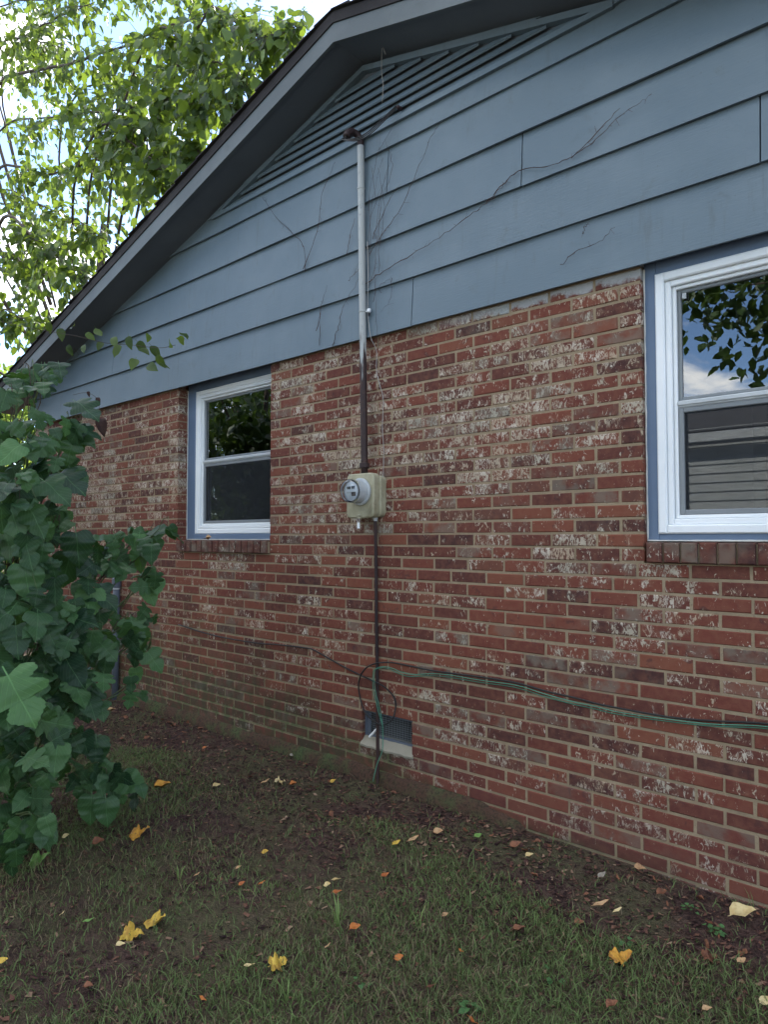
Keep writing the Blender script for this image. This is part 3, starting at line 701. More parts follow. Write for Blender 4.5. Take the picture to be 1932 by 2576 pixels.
# standpipe by the far part of the wall
pb = np.array([-2.262, -.035, -.05]); ph = W(297, 1452, -.035)[2]
sp = thing('standpipe', 'grey capped standpipe against the brick behind the mulberry leaves', 'pipe', (pb[0], pb[1], 0))
k = MB(); k.tube([pb, pb+(0, 0, .6), (pb[0], pb[1], ph-.05)], .030, 14); k.build('pipe', M_standpipe, sp, smooth=True)
k = MB(); k.lathe([(0, .036), (.004, .041), (.075, .041), (.086, .03)], (pb[0], pb[1], ph-.09), (0, 0, 1), 14); k.build('cap', M_standpipe, sp)
for py in (1483, 1640):
    k = MB(); k.lathe([(0, .033), (.002, .0345), (.012, .0345), (.014, .033)], (pb[0], pb[1], W(297, py, -.035)[2]), (0, 0, 1), 14); k.build('strap', M_galv, sp)

# dry vines clinging to the siding
def vine(label, paths, r0=.0022):
    root = thing('dry_vine', label, 'vine', tuple(W(*paths[0][0], -.042)), 'dead vines on the siding')
    for P in paths:
        Q = smoothpath([W(p[0]+random.uniform(-2, 2), p[1]+random.uniform(-2, 2), -.046) for p in P], 5)
        Q = [q+np.array([random.uniform(-.002, .002), 0, random.uniform(-.003, .003)]) for q in Q]
        k = MB(); n = len(Q); Q = [q+np.array([random.gauss(0, .0035), random.uniform(-.003, .002), random.gauss(0, .0035)]) for q in Q]; k.tube(Q, [r0*(1-.6*i/n)*random.uniform(.6, 1.3) for i in range(n)], 5)
        for i in range(2, n-1):
            if random.random() < .45:
                d = np.array([random.gauss(0, 1), 0, random.gauss(-.2, 1)]); k.tube([Q[i], Q[i]+d*random.uniform(.004, .014), Q[i]+d*random.uniform(.012, .026)+(random.uniform(-.006, .006), 0, .004)], [r0*.45, r0*.35, r0*.2], 4, False)
        k.build('stem', M_twig, root)
vine('long dead vine stem slanting up right across the siding boards', [[(920, 716), (966, 681), (1036, 640), (1106, 594), (1170, 552), (1222, 512), (1262, 470), (1280, 448)], [(1222, 512), (1265, 462), (1313, 430), (1374, 419), (1426, 402), (1490, 361), (1548, 303), (1600, 262), (1641, 239)], [(1440, 395), (1500, 335), (1560, 270)]], .0026)
vine('thin dead vine curving up between the conduit and the siding joint', [[(930, 640), (966, 582), (1010, 524), (1050, 431), (1077, 361), (1100, 320)], [(935, 600), (950, 560), (985, 500), (1000, 470)]])
vine('short dead twig on the bottom siding board above the right brickwork', [[(1411, 667), (1449, 632), (1507, 606), (1548, 571)], [(1466, 590), (1474, 570), (1480, 560)]])
vine('tangle of fine dead vine stems right of the conduit', [[(x0+random.uniform(-4, 4), y0), (x0+random.uniform(-12, 12), (y0+y1)/2), (x1, y1)] for x0, y0, x1, y1 in
     ((940, 760, 955, 520), (936, 700, 975, 430), (932, 640, 962, 400), (945, 600, 985, 390), (950, 690, 958, 500), (930, 560, 940, 420), (962, 620, 950, 420), (975, 480, 968, 350), (940, 500, 1000, 300), (948, 880, 944, 700), (960, 740, 985, 700), (985, 700, 955, 790), (928, 730, 945, 640))], .0014)
vine('dead vine forked on the siding left of the conduit', [[(769, 681), (763, 617), (734, 588), (687, 541), (670, 510), (658, 495)], [(763, 675), (798, 582), (809, 495), (825, 450), (844, 408)], [(838, 871), (842, 849), (854, 815), (863, 773), (876, 750), (902, 701)], [(878, 708), (890, 690), (901, 676)], [(806, 870), (805, 800), (809, 770)], [(872, 640), (880, 600), (892, 550)], [(798, 830), (805, 780), (822, 720)]])

# ------------------------------------------------------------------ leaves
def leaf_template(half, fold=.18, droop=.5, pet=.0, wav=.03, seed=0):
    rs = np.random.default_rng(seed); vv = []; ff = []; uv = []
    n = len(half); big = n > 9
    def zf(x, y): return fold*abs(x)-(fold*1.6*abs(x)**2 if big else 0)-droop*max(0, y-.2)**2*.6+wav*math.sin(9*y+3*x)+(wav*.8*math.sin(23*y)*abs(x)*2 if big else 0)
    for i, (x, y) in enumerate(half):
        yr = min(1, max(0, y)); vv.append((0, yr, zf(0, yr))); uv.append((0, yr))
    cols = (.5, 1.0) if big else (1.0,)
    for s in (1, -1):
        prev = 0
        for w in cols:
            b = len(vv)
            for i, (x, y) in enumerate(half):
                yr = min(1, max(0, y)); j = rs.uniform(-.05, .05) if w == 1 else 0
                xx = s*x*w*(1+j); yy = yr+(y-yr)*w+j*.2; vv.append((xx, yy, zf(xx, yy)+(.03*x if w < 1 else 0))); uv.append((s*x*w*2, yy))
            for i in range(n-1):
                q = (prev+i, b+i, b+i+1, prev+i+1); ff.append(q if s > 0 else q[::-1])
            prev = b
    if pet > 0:
        b = len(vv); vv += [(-.012, -pet, -.10*pet), (.012, -pet, -.10*pet), (.012, .02, 0), (-.012, .02, 0)]; uv += [(0, 0)]*4; ff.append((b, b+1, b+2, b+3))
    return np.array(vv, float), ff, np.array(uv, float)
def serr(half, k=2, a=.011):
    half = [tuple(p) for p in smoothpath([(x, y, 0) for x, y in half], 2)]; half = [(max(0, p[0]), p[1]) for p in half]; out = []
    for i in range(len(half)-1):
        p, q = np.array(half[i]), np.array(half[i+1])
        for j in range(k):
            t = j/k; r_ = p+(q-p)*t; out.append((r_[0]+(a if j % 2 else -a)*(0 < r_[1] < .97), r_[1]))
    out.append(half[-1]); return [(max(0, x), y) for x, y in out]
H_heart = [(.03, .0), (.22, -.07), (.36, .0), (.43, .16), (.43, .34), (.37, .52), (.26, .70), (.12, .87), (0, 1.0)]
H_lobe3 = [(.03, .0), (.24, -.08), (.38, -.01), (.47, .14), (.46, .30), (.33, .40), (.22, .44), (.30, .55), (.27, .70), (.14, .86), (0, 1.0)]
H_lobe5 = [(.03, .0), (.25, -.09), (.42, -.02), (.46, .10), (.28, .20), (.40, .29), (.50, .42), (.44, .50), (.20, .50), (.29, .62), (.30, .73), (.15, .86), (0, 1.0)]
H_oval = [(.02, .0), (.20, .06), (.30, .25), (.31, .45), (.22, .70), (.08, .90), (0, 1.0)]
H_simple = [(.02, .0), (.26, .12), (.33, .38), (.20, .72), (0, 1.0)]
BT = [leaf_template(serr(H_heart), .16, .55, .2, .03, 1), leaf_template(serr(H_lobe3), .14, .6, .2, .035, 2), leaf_template(serr(H_lobe5), .12, .5, .2, .03, 3), leaf_template(serr(H_heart), .25, .8, .2, .05, 4)]
TT = [leaf_template(H_oval, .22, .45, .25, .02, 5), leaf_template(H_oval, .10, .7, .25, .04, 6), leaf_template(H_simple, .3, .3, .2, .0, 7)]
ST = [leaf_template([(.02, 0), (.3, .3), (.2, .75), (0, 1)], .2, .2, 0, 0, 8)]
def tmesh(T, name):
    me = bpy.data.meshes.new(name); me.from_pydata(T[0].tolist(), [], T[1]); me.shade_smooth()
    u = me.uv_layers.new(name='leaf'); li = np.zeros(len(me.loops), int); me.loops.foreach_get('vertex_index', li); u.data.foreach_set('uv', T[2][li].ravel()); return me
def lmat(pos, tip, nor, size):
    t = np.array(tip, float); t /= np.linalg.norm(t)+1e-9; n = np.array(nor, float); n = n-t*(n@t); n /= np.linalg.norm(n)+1e-9; s = np.cross(t, n)
    return np.stack([s*size, t*size, n*size], 1), np.array(pos, float)
def join_leaves(name, leaves, TS, mat, parent, kind='stuff'):     # leaves: (template, R, p)
    V = []; F = []; U = []; C = []; b = 0
    for t, R_, p in leaves:
        T = TS[t]; V.append(T[0]@R_.T+p); U.append(T[2]); C.append(np.full(len(T[0]), random.random()))
        F += [tuple(b+i for i in q) for q in T[1]]; b += len(T[0])
    V = np.concatenate(V); U = np.concatenate(U); C = np.concatenate(C)
    me = bpy.data.meshes.new(name); me.from_pydata(V.tolist(), [], F); me.shade_smooth()
    u = me.uv_layers.new(name='leaf'); li = np.zeros(len(me.loops), int); me.loops.foreach_get('vertex_index', li); u.data.foreach_set('uv', U[li].ravel())
    ca = me.attributes.new('rnd', 'FLOAT_COLOR', 'POINT'); ca.data.foreach_set('color', np.stack([C, C, C, C*0+1], 1).ravel())
    return link(name, me, mat, parent, None, kind)
def leaf_objs(leaves, meshes, mat, parent, name='leaf'):
    for t, R_, p in leaves:
        o = bpy.data.objects.new(name, meshes[t]); col.objects.link(o); o.parent = parent
        m4 = Matrix.Identity(4); q = Vector(parent.location)
        for i in range(3):
            for j in range(3): m4[i][j] = R_[i][j]
            m4[i][3] = p[i]-q[i]
        o.matrix_local = m4
def rv(s=1.0): return np.array([random.gauss(0, s), random.gauss(0, s), random.gauss(0, s)])

# ---- mulberry thicket at the left: shoots rising from the ground, big toothed leaves
bush_loc = (-.55, -1.75, 0)
bush = thing('mulberry_bush', 'mulberry bush with large dark green lobed leaves at the left', 'bush', bush_loc)
blobs = [ # px, py, rx, ry, depth, leaves, size
    (95, 935, 85, 45, 3.9, 14, .115), (40, 1010, 90, 60, 3.7, 16, .13), (170, 1085, 60, 38, 3.9, 10, .15), (50, 1120, 90, 60, 3.6, 20, .14), (135, 1190, 60, 45, 3.8, 12, .15),
    (40, 1230, 80, 60, 3.4, 20, .15), (140, 1300, 45, 45, 3.7, 12, .15), (50, 1340, 90, 55, 3.5, 20, .15), (50, 1440, 95, 60, 3.4, 24, .15), (190, 1425, 45, 45, 3.9, 9, .16), (255, 1395, 50, 35, 4.0, 9, .14),
    (330, 1365, 55, 38, 4.15, 14, .14), (395, 1335, 45, 22, 4.2, 6, .13), (290, 1410, 40, 30, 4.1, 5, .13), (375, 1450, 30, 35, 4.2, 7, .12),
    (130, 1530, 70, 45, 3.6, 12, .15), (40, 1540, 80, 60, 3.3, 20, .15), (240, 1510, 55, 30, 3.9, 9, .16), (335, 1550, 55, 35, 4.1, 9, .13), (215, 1590, 80, 45, 3.8, 16, .15), (350, 1610, 40, 35, 4.1, 9, .14),
    (100, 1630, 100, 55, 3.5, 26, .15), (235, 1665, 45, 45, 3.9, 9, .14), (170, 1700, 90, 50, 3.6, 20, .15), (330, 1725, 40, 30, 4.1, 5, .09), (60, 1730, 80, 60, 3.3, 18, .16), (200, 1770, 80, 45, 3.6, 18, .14),
    (90, 1850, 100, 50, 3.3, 24, .14), (195, 1880, 60, 50, 3.5, 14, .13), (245, 1950, 60, 45, 3.5, 14, .12), (310, 1970, 45, 30, 3.6, 7, .12), (60, 1930, 80, 50, 3.2, 20, .13), (40, 2010, 70, 40, 3.15, 14, .13), (85, 2070, 40, 30, 3.1, 7, .12), (25, 2110, 35, 30, 3.05, 5, .12),
    (-90, 1150, 90, 200, 3.5, 40, .15), (-110, 1500, 110, 220, 3.3, 55, .15), (-110, 1850, 110, 160, 3.1, 45, .14)]
BL = []; base_pts = [np.array(p) for p in ((-.75, -1.55, 0), (-.45, -1.85, 0), (-.2, -1.65, 0), (-.6, -2.1, 0), (-1.1, -1.3, 0))]
outw = np.array([.75, -.30, .0])
stems = []
for bi, (px, py, rx, ry, dep, n, sz) in enumerate(blobs):
    c = D(px, py, dep); c[2] = max(c[2], .06)
    b = min(base_pts, key=lambda q: np.hypot(*(q-c)[:2])+random.random()*.5)
    mid = (b+c)/2+np.array([-.10, -.02, .18*min(1, c[2])])
    stems.append([b, b*.7+mid*.3+(0, 0, .1*c[2]), mid, c*.8+mid*.2, c])
    for i in range(n):
        if i % 3 == 0: stems.append(None)
        a = random.uniform(0, 2*math.pi); q = math.sqrt(random.random())
        p = D(px+q*rx*math.cos(a), py+q*ry*math.sin(a), dep+random.uniform(-.28, .22))
        if p[2] < .05: p[2] = random.uniform(.04, .10)
        if p[1] > -.12: p[1] = -.12-random.random()*.1
        if i % 3 == 0: stems[-1] = [c*.6+mid*.4, (c+p)/2+(0, 0, .05), p]
        tip = outw*.55+np.array([0, 0, -.7])+rv(.45); nor = np.array([.55, -.30, .62])+rv(.46)
        t = random.choices(range(4), (3.5, 4.5, 3.5, 2))[0]
        R_, pp = lmat(p, tip, nor, sz*random.uniform(.45, 1.12)); BL.append((t, R_, pp))
for px, py, dep, t, sz, tip, nor in (   # leaves one can pick out in the photograph
    (20, 1265, 3.2, 0, .19, (.3, .2, -.9), (.7, -.4, .5)), (175, 1395, 3.7, 0, .20, (-.3, -.1, -1), (.8, -.3, .4)),
    (235, 1480, 3.75, 1, .19, (.8, .3, -.5), (.5, -.3, .8)), (110, 1570, 3.3, 1, .18, (.6, .2, -.8), (.6, -.4, .6)), (150, 1190, 3.6, 2, .20, (.8, .3, -.5), (.4, -.4, .8)), (190, 1010, 3.8, 2, .19, (.8, .3, -.5), (.5, -.3, .7)),
    (110, 1210, 3.4, 1, .19, (.7, .3, -.5), (.5, -.5, .7)), (380, 1335, 4.2, 0, .15, (.9, .3, .05), (.2, -.5, .9)), (230, 2000, 3.4, 0, .15, (.1, -.1, -1), (.8, -.4, .4)), (265, 2010, 3.4, 0, .14, (.2, .0, -1), (.8, -.4, .4)),
    (300, 1960, 3.5, 0, .16, (.9, .35, -.1), (.3, -.6, .7)), (40, 2090, 3.05, 0, .15, (.1, -.2, -1), (.8, -.3, .5)), (80, 2050, 3.0, 1, .15, (.8, .3, -.4), (.3, -.5, .8)), (60, 1420, 3.2, 0, .18, (.2, .1, -1), (.8, -.35, .4)),
    (330, 1560, 4.0, 2, .18, (.2, .1, -1), (.8, -.4, .4)), (370, 1640, 4.0, 1, .15, (.6, .3, -.7), (.5, -.4, .7)), (190, 1340, 3.6, 3, .19, (.1, .1, -1), (.9, -.3, .3))):
    R_, pp = lmat(D(px, py, dep), tip, nor, sz); BL.insert(0, (t, R_, pp))
def appl(l): d = l[2]-CAM; z = d@_f; px = 966+FPX*(d@_R)/z; return (np.linalg.norm(l[1][:, 1])/z) if px > -30 else 0
BL.sort(key=lambda l: -appl(l))
bm_ = [tmesh(T, 'leaf') for T in BT]
for me in bm_: me.materials.append(M_bushleaf)
leaf_objs(BL[:290], bm_, None, bush)
join_leaves('inner_leaves', BL[290:], BT, M_bushleaf, bush)
pm_ = tmesh(BT[2], 'leaf'); pm_.materials.append(M_bushpale); ph_ = tmesh(BT[0], 'leaf'); ph_.materials.append(M_bushpale)
pal = []
for px, py, dep, sz in ((40, 1700, 2.65, .255), (370, 1480, 4.2, .12), (395, 1455, 4.2, .11), (345, 1560, 4.1, .13), (350, 1345, 4.15, .13), (50, 1120, 3.3, .16), (230, 1480, 3.7, .18), (200, 1660, 3.7, .09), (340, 1680, 4.2, .10), (110, 920, 3.9, .12)):
    R_, pp = lmat(D(px, py, dep), outw*.4+np.array([0, 0, -.8])+rv(.2), np.array([.65, -.4, .55])+rv(.15), sz); pal.append((0, R_, pp))
R_, pp = lmat(D(18, 1700, 2.62), (.62, .3, -.95), (.66, -.42, .50), .225); pal[0] = (0, R_, pp)
leaf_objs(pal[:1], [pm_], None, bush); leaf_objs(pal[1:], [ph_], None, bush)
for P in stems:
    Q = smoothpath(P, 4); k = MB(); n = len(Q); k.tube([q+rv(.006) for q in Q], [(.008 if len(P) > 3 else .0032)*(1-.75*i/n) for i in range(n)], 5); k.build('stem', M_stem if random.random() < .6 else M_bark, bush, smooth=True)

# ---- tree over the far end of the roof
def roofz(x): return 4.70-.2766*abs(x-RIDGE)
tree_loc = (-6.6, 1.6, 0)
tree = thing('overhanging_tree', 'leafy tree spreading backlit branches over the left end of the roof', 'tree', tree_loc)
k = MB(); k.tube(smoothpath([(-6.6, 1.6, -.1), (-6.55, 1.55, 1.2), (-6.4, 1.5, 2.6), (-6.3, 1.6, 4.2), (-6.2, 1.7, 6.2)], 5), [.17-.006*i for i in range(21)], 12); k.build('trunk', M_bark, tree, smooth=True)
TW = MB(); TL = []; fork = np.array([-6.35, 1.55, 3.2])
br = [ # photo points of limbs with the plane y they are in
    [(0, 205, .3), (130, 172, .3), (250, 135, .3), (390, 82, .3), (520, 35, .3)], [(0, 118, .6), (60, 92, .6), (140, 45, .6), (230, 10, .6)],
    [(40, 100, .6), (110, 108, .6), (205, 137, .5)], [(0, 420, .5), (120, 440, .5), (250, 400, .4), (330, 380, .4)], [(0, 330, .2), (150, 290, .2), (300, 275, .2), (420, 255, .2)],
    [(10, 547, 0), (80, 595, 0), (150, 652, 0), (225, 702, 0)], [(0, 785, -.05), (50, 800, -.05), (110, 822, -.1), (150, 850, -.2)], [(250, 320, .1), (330, 360, .1), (400, 420, .1), (440, 470, .1)],
    [(390, 82, .3), (480, 120, .2), (560, 170, .2), (620, 230, .1)], [(420, 255, .2), (480, 240, .2), (540, 250, .1), (590, 270, .1)], [(520, 35, .3), (600, 60, .3), (680, 90, .2), (760, 60, .2)],
    [(300, 275, .2), (380, 330, .2), (450, 370, .1), (500, 380, 0)], [(0, 640, .3), (60, 660, .3), (120, 700, .2)], [(200, 230, .8), (330, 210, .8), (450, 150, .8), (560, 100, .8)], [(0, 20, 1), (150, 0, 1), (330, -20, 1), (560, -30, 1)], [(0, 480, .6), (110, 520, .6), (200, 560, .5), (260, 600, .4)]]
twl = 0
for bi, P in enumerate(br):
    Q = [W(*p) for p in P]; st = Q[0]+(Q[0]-fork)*0
    far = Q[0]-CAM; s0 = Q[0]+np.array([-1.2, .25, -.35])
    main = smoothpath([fork+(s0-fork)*.35, s0]+Q, 6)
    k = MB(); n = len(main); k.tube([q+rv(.008) for q in main], [max(.004, .030*(1-.85*i/n)*(1.0 if bi in (0, 1, 5, 3) else .6)) for i in range(n)], 7); k.build('branch', M_bark, tree, smooth=True)
    L = smoothpath(Q, 8)
    for i in range(2, len(L)):
        for r_ in range(3):
            q = L[i]+rv(.03); d = rv(1.0); d[2] = d[2]*.6-.15; d /= np.linalg.norm(d); ln = random.uniform(.15, .55)
            m_ = random.randint(4, 8)
            if q[1]+d[1]*ln > -.2: TW.tube([L[i], q+d*ln*.5+(0, 0, -.045), q+d*ln+(0, 0, -.18)], [.004, .0025, .0012], 4, False)
            for a in range(m_):
                t = (a+1)/m_; p = q+d*ln*t+np.array([0, 0, -.18*t*t])+rv(.02)
                if bi in (0, 1, 2) and p[2] > L[i][2]-.02 and random.random() < .75: continue
                if p[1] < -.22 or (p[0] > -4.9 and p[2] < roofz(p[0])+.03): continue
                tip = d*.5+np.array([0, 0, -.7])+rv(.35); nor = np.array([.1, -.2, .9])+rv(.55)
                R_, pp = lmat(p, tip, nor, random.uniform(.075, .140)); TL.append((random.randrange(3), R_, pp))
# clumps farther back in the crown
for px, py, rx, ry, Yp, n in ((120, 330, 130, 90, 1.0, 260), (300, 330, 130, 80, .8, 200), (470, 240, 120, 80, .7, 80), (600, 140, 110, 80, .6, 50), (690, 60, 80, 50, .5, 50), (120, 480, 140, 80, 1.2, 260), (280, 500, 90, 70, .6, 150), (60, 30, 80, 40, 1.2, 110), (330, 10, 220, 35, 1.4, 170), (540, 40, 160, 60, 1.2, 110), (340, 440, 90, 60, .5, 150), (60, 640, 90, 70, .8, 120), (180, 620, 70, 60, .4, 80), (40, 760, 70, 60, .4, 70), (30, 200, 40, 50, 1.2, 40), (-150, 300, 150, 250, 1.2, 260), (-120, 650, 120, 150, .8, 140)):
    for i in range(int(n*.55)):
        a = random.uniform(0, 2*math.pi); q = math.sqrt(random.random()); p = W(px+q*rx*math.cos(a), py+q*ry*math.sin(a), Yp+random.uniform(-.5, .9))
        if p[1] < -.22 or (p[0] > -4.9 and p[2] < roofz(p[0])+.03): continue
        R_, pp = lmat(p, np.array([.1, -.1, -.7])+rv(.45), np.array([.1, -.25, .85])+rv(.55), random.uniform(.075, .135)); TL.append((random.randrange(3), R_, pp))
# a spray that dips below the eave in front of the siding
spray = smoothpath([W(-40, 800, -.55), W(90, 828, -.5), W(190, 845, -.45), W(260, 862, -.42), W(330, 868, -.4), W(400, 875, -.4), W(440, 868, -.4)], 6)
k = MB(); n = len(spray); k.tube(smoothpath([fork, fork+(.5, -1.2, -.15), spray[0]], 5)[:-1]+spray, list(np.linspace(.016, .002, 10))+[.0022]*n, 5); k.build('branch', M_bark, tree, smooth=True)
SP = []
for px, py, dx in ((120, 822, 0), (150, 838, 0), (185, 832, 0), (215, 850, 0), (240, 838, 0), (255, 872, 0), (285, 860, 0), (300, 880, 0), (322, 858, 0), (345, 872, 0), (350, 890, 0), (372, 852, 0), (380, 882, 0), (395, 905, 0), (372, 930, 0), (400, 928, 0), (425, 870, 0), (455, 850, 0), (462, 872, 0), (210, 880, 0), (170, 880, 0), (340, 915, 0)):
    R_, pp = lmat(W(px, py-12, -.42+random.uniform(-.06, .06)), np.array([.3, .0, -.7])+rv(.35), np.array([.6, -.6, .4])+rv(.4), random.uniform(.085, .13)); SP.append((random.randrange(2), R_, pp))
TW.build('twigs', M_bark, tree, kind='stuff')
tm_ = [tmesh(T, 'leaf') for T in TT]
for me in tm_: me.materials.append(M_treeleaf)
leaf_objs(SP, tm_, None, tree)
TL.sort(key=lambda l: -appl(l)); leaf_objs(TL[:270], tm_, None, tree); join_leaves('crown', TL[270:], TT, M_treeleaf, tree)
# one withered leaf hanging by a twig before the brick
k = MB(); k.tube(smoothpath([W(183, 993, -.3), W(215, 988, -.3), W(240, 1000, -.3), W(250, 1030, -.3), W(256, 1050, -.3)], 5), .0022, 5); tw_ = tag(k.build('dead_twig', M_bark, None), 'bare dead twig with one withered brown leaf hanging before the brick', 'twig')
T = leaf_template(H_oval, .9, .9, .2, .06, 11); me = tmesh(T, 'leaf'); me.materials.append(LC['dark'])
for px, py, sz, nm in ((255, 1052, .16, 'leaf'), (246, 1000, .07, 'leaf'), (222, 985, .05, 'leaf')):
    R_, pp = lmat(W(px, py, -.3), (.2, 0, -1), (.7, -.6, .2), sz); leaf_objs([(0, R_, pp)], [me], None, tw_, nm)

# ---- trees beyond, behind the camera (seen in the glass), and one added for shade
def simple_tree(name, label, loc, h, rad, zc, n, size, mat, group, seed, squash=.8):
    rs = np.random.default_rng(seed); random.seed(seed)
    t = thing(name, label, 'tree', loc, group); L = np.array(loc, float)
    k = MB(); k.tube(smoothpath([L+(0, 0, -.1), L+(.1, 0, zc*.5), L+(-.05, .1, zc), L+(.05, 0, h*.9)], 5), list(np.linspace(.16*h/7, .03, 16)), 9); k.build('trunk', M_bark, t, smooth=True)
    cl = []
    for i in range(26):
        d = rs.normal(size=3); d /= np.linalg.norm(d); c = L+np.array([0, 0, zc+ (h-zc)*.35])+d*np.array([rad, rad, (h-zc)*.62*squash])*rs.uniform(.45, .95); cl.append((c, rs.uniform(.28, .55)*rad))
        k = MB(); s = L+np.array([0, 0, zc*rs.uniform(.6, 1.1)]); k.tube(smoothpath([s, (s+c)/2+(0, 0, .15*rad), c], 4), [.05*h/7]*3+[.03*h/7]*3+[.012]*3, 5); k.build('limb', M_bark, t)
    Ls = []
    for i in range(n):
        c, r_ = cl[rs.integers(len(cl))]; d = rs.normal(size=3); d /= np.linalg.norm(d); p = c+d*r_*rs.uniform(.3, 1)**.6*np.array([1, 1, .7])
        if p[2] < .5: continue
        R_, pp = lmat(p, rs.normal(size=3)*.6+(0, 0, -.5), rs.normal(size=3)*.6+(0, 0, .8), size*rs.uniform(.7, 1.3)); Ls.append((0, R_, pp))
    join_leaves('crown', Ls, ST, mat, t)
simple_tree('background_tree', 'pale sunlit tree far behind the roof edge at left', (-13.5, 4.5, 0), 7.6, 2.9, 2.2, 9000, .16, M_farleaf, None, 21)
simple_tree('background_tree', 'bright green tree farther off, low at the left edge', (-19, 2.0, 0), 7.0, 3.4, 1.6, 9000, .20, M_farleaf, None, 22)
simple_tree('background_tree', 'tallest background tree, behind the overhanging branches', (-20, 11, 0), 11, 4.4, 3, 9000, .22, M_farleaf, None, 23)
simple_tree('hedge_tree', 'low bushy tree between the house corner and left edge', (-9.2, .6, 0), 3.0, 1.7, .5, 5000, .13, M_farleaf, None, 24)
simple_tree('shade_tree', 'shade tree behind the viewer, mirrored in the left window', (-8.0, -6.0, 0), 7.2, 3.0, 1.6, 5200, .17, M_darkleaf, None, 25)
simple_tree('shade_tree', 'second shade tree behind the viewer, mirrored beside the first', (-13, -10.0, 0), 7.5, 3.6, 1.8, 5000, .22, M_darkleaf, None, 26)
simple_tree('shade_tree', 'tree beside the neighbouring house, mirrored in the right window', (2.9, -6.0, 0), 7.2, 2.9, 4.0, 6500, .17, M_darkleaf, None, 27)
simple_tree('added_shade_mulberry', 'off-frame mulberry tree added to shade the lower left wall, mirrored in the left window', (-3.1, -3.1, 0), 4.8, 1.55, .9, 6000, .15, M_darkleaf, None, 28)  # off-frame crown, added to darken the lower left wall and ground
random.seed(77)

# neighbouring house, mirrored in the right window
nb = thing('neighbour_house', 'pale lap sided house opposite, mirrored in the right window', 'house', (2, -8.6, 0))
k = MB(); k.box(-5, 9, -14, -8.62, -.1, 3.2); k.build('wall', M_nb_siding, nb)
for i in range(21):
    z = .15+i*.148; k = MB(); k.add([(-5, -8.585, z), (9, -8.585, z), (9, -8.612, z+.16), (-5, -8.612, z+.16), (-5, -8.615, z), (9, -8.615, z)], [(0, 3, 2, 1), (0, 1, 5, 4)]); k.build('siding_board', M_nb_siding, nb)
k = MB(); k.add([(-5.3, -8.40, 3.20), (9.3, -8.40, 3.20), (9.3, -11.3, 4.0), (-5.3, -11.3, 4.0), (9.3, -14.4, 3.2), (-5.3, -14.4, 3.2)], [(0, 1, 2, 3), (3, 2, 4, 5), (0, 3, 5), (1, 4, 2), (0, 5, 4, 1)]); k.build('roof', M_nb_roof, nb)
k = MB(); k.box(-5.3, 9.3, -8.40, -8.32, 3.02, 3.16); k.build('gutter', M_white, nb)

# ------------------------------------------------------------------ lawn, litter, fallen leaves
N = 330000
x = rng.uniform(-3.4, 4.4, N); y = rng.uniform(-3.05, -.02, N)
d = np.hypot(x-CAM[0], y-CAM[1]); bear = np.degrees(np.arctan2(x-CAM[0], y-CAM[1]))
dens = .22+.9*np.clip((vnoise(x*1.3+2, y*1.3+5)*.6+vnoise(x*4, y*4)*.5+.25*vnoise(x*11, y*11)-.40)*2.2, 0, 1)
mulch = np.clip((y+.62+.35*(vnoise(x*2.2, y*2.2+3)-.5)+.10*np.maximum(0, .4-x))/.25, 0, 1)    # bare strip along the wall
dens *= 1-.93*mulch
shade = np.exp(-(((x+.45)/.75)**2+((y+1.7)/.65)**2)*1.2); dens *= 1-.9*shade
dens *= np.clip(.40+.6*(vnoise(x*.9+7, y*.9+1) > .34), 0, 1)
keep = (rng.random(N) < dens) & (bear > -76) & (bear < -6) & (d > 1.5)
x, y, d = x[keep], y[keep], d[keep]; n = len(x); z = ground_z(x, y)
h = rng.uniform(.012, .042, n)*(1+.8*(rng.random(n) < .06)); w = rng.uniform(.0011, .0022, n); a = rng.uniform(0, 2*math.pi, n); ln = rng.uniform(.2, 1.5, n)*h
dx, dy = np.cos(a), np.sin(a); b = rng.uniform(0, 2*math.pi, n); bx, by = np.cos(b)*ln, np.sin(b)*ln
V = np.zeros((n, 5, 3)); zz = z-.004
V[:, 0] = np.stack([x-dx*w, y-dy*w, zz], 1); V[:, 1] = np.stack([x+dx*w, y+dy*w, zz], 1)
V[:, 2] = np.stack([x+bx*.35+dx*w*.8, y+by*.35+dy*w*.8, zz+h*.6], 1); V[:, 3] = np.stack([x+bx*.35-dx*w*.8, y+by*.35-dy*w*.8, zz+h*.6], 1)
V[:, 4] = np.stack([x+bx, y+by, zz+h*.92], 1)
o5 = np.arange(n)*5
me = bpy.data.meshes.new('grass'); Q = np.stack([o5, o5+1, o5+2, o5+3], 1).tolist()+np.stack([o5+3, o5+2, o5+4], 1).tolist()
me.from_pydata(V.reshape(-1, 3).tolist(), [], Q)
cr = np.repeat(np.clip(rng.random(n)*.75+.35*(vnoise(x*3, y*3)-.3), 0, 1), 5); ca = me.attributes.new('rnd', 'FLOAT_COLOR', 'POINT'); ca.data.foreach_set('color', np.stack([cr, cr, cr, cr*0+1], 1).ravel())
g = link('grass', me, M_grass, kind='stuff'); g['label'] = 'thin patchy dark green grass of the shaded lawn'; g['category'] = 'grass'
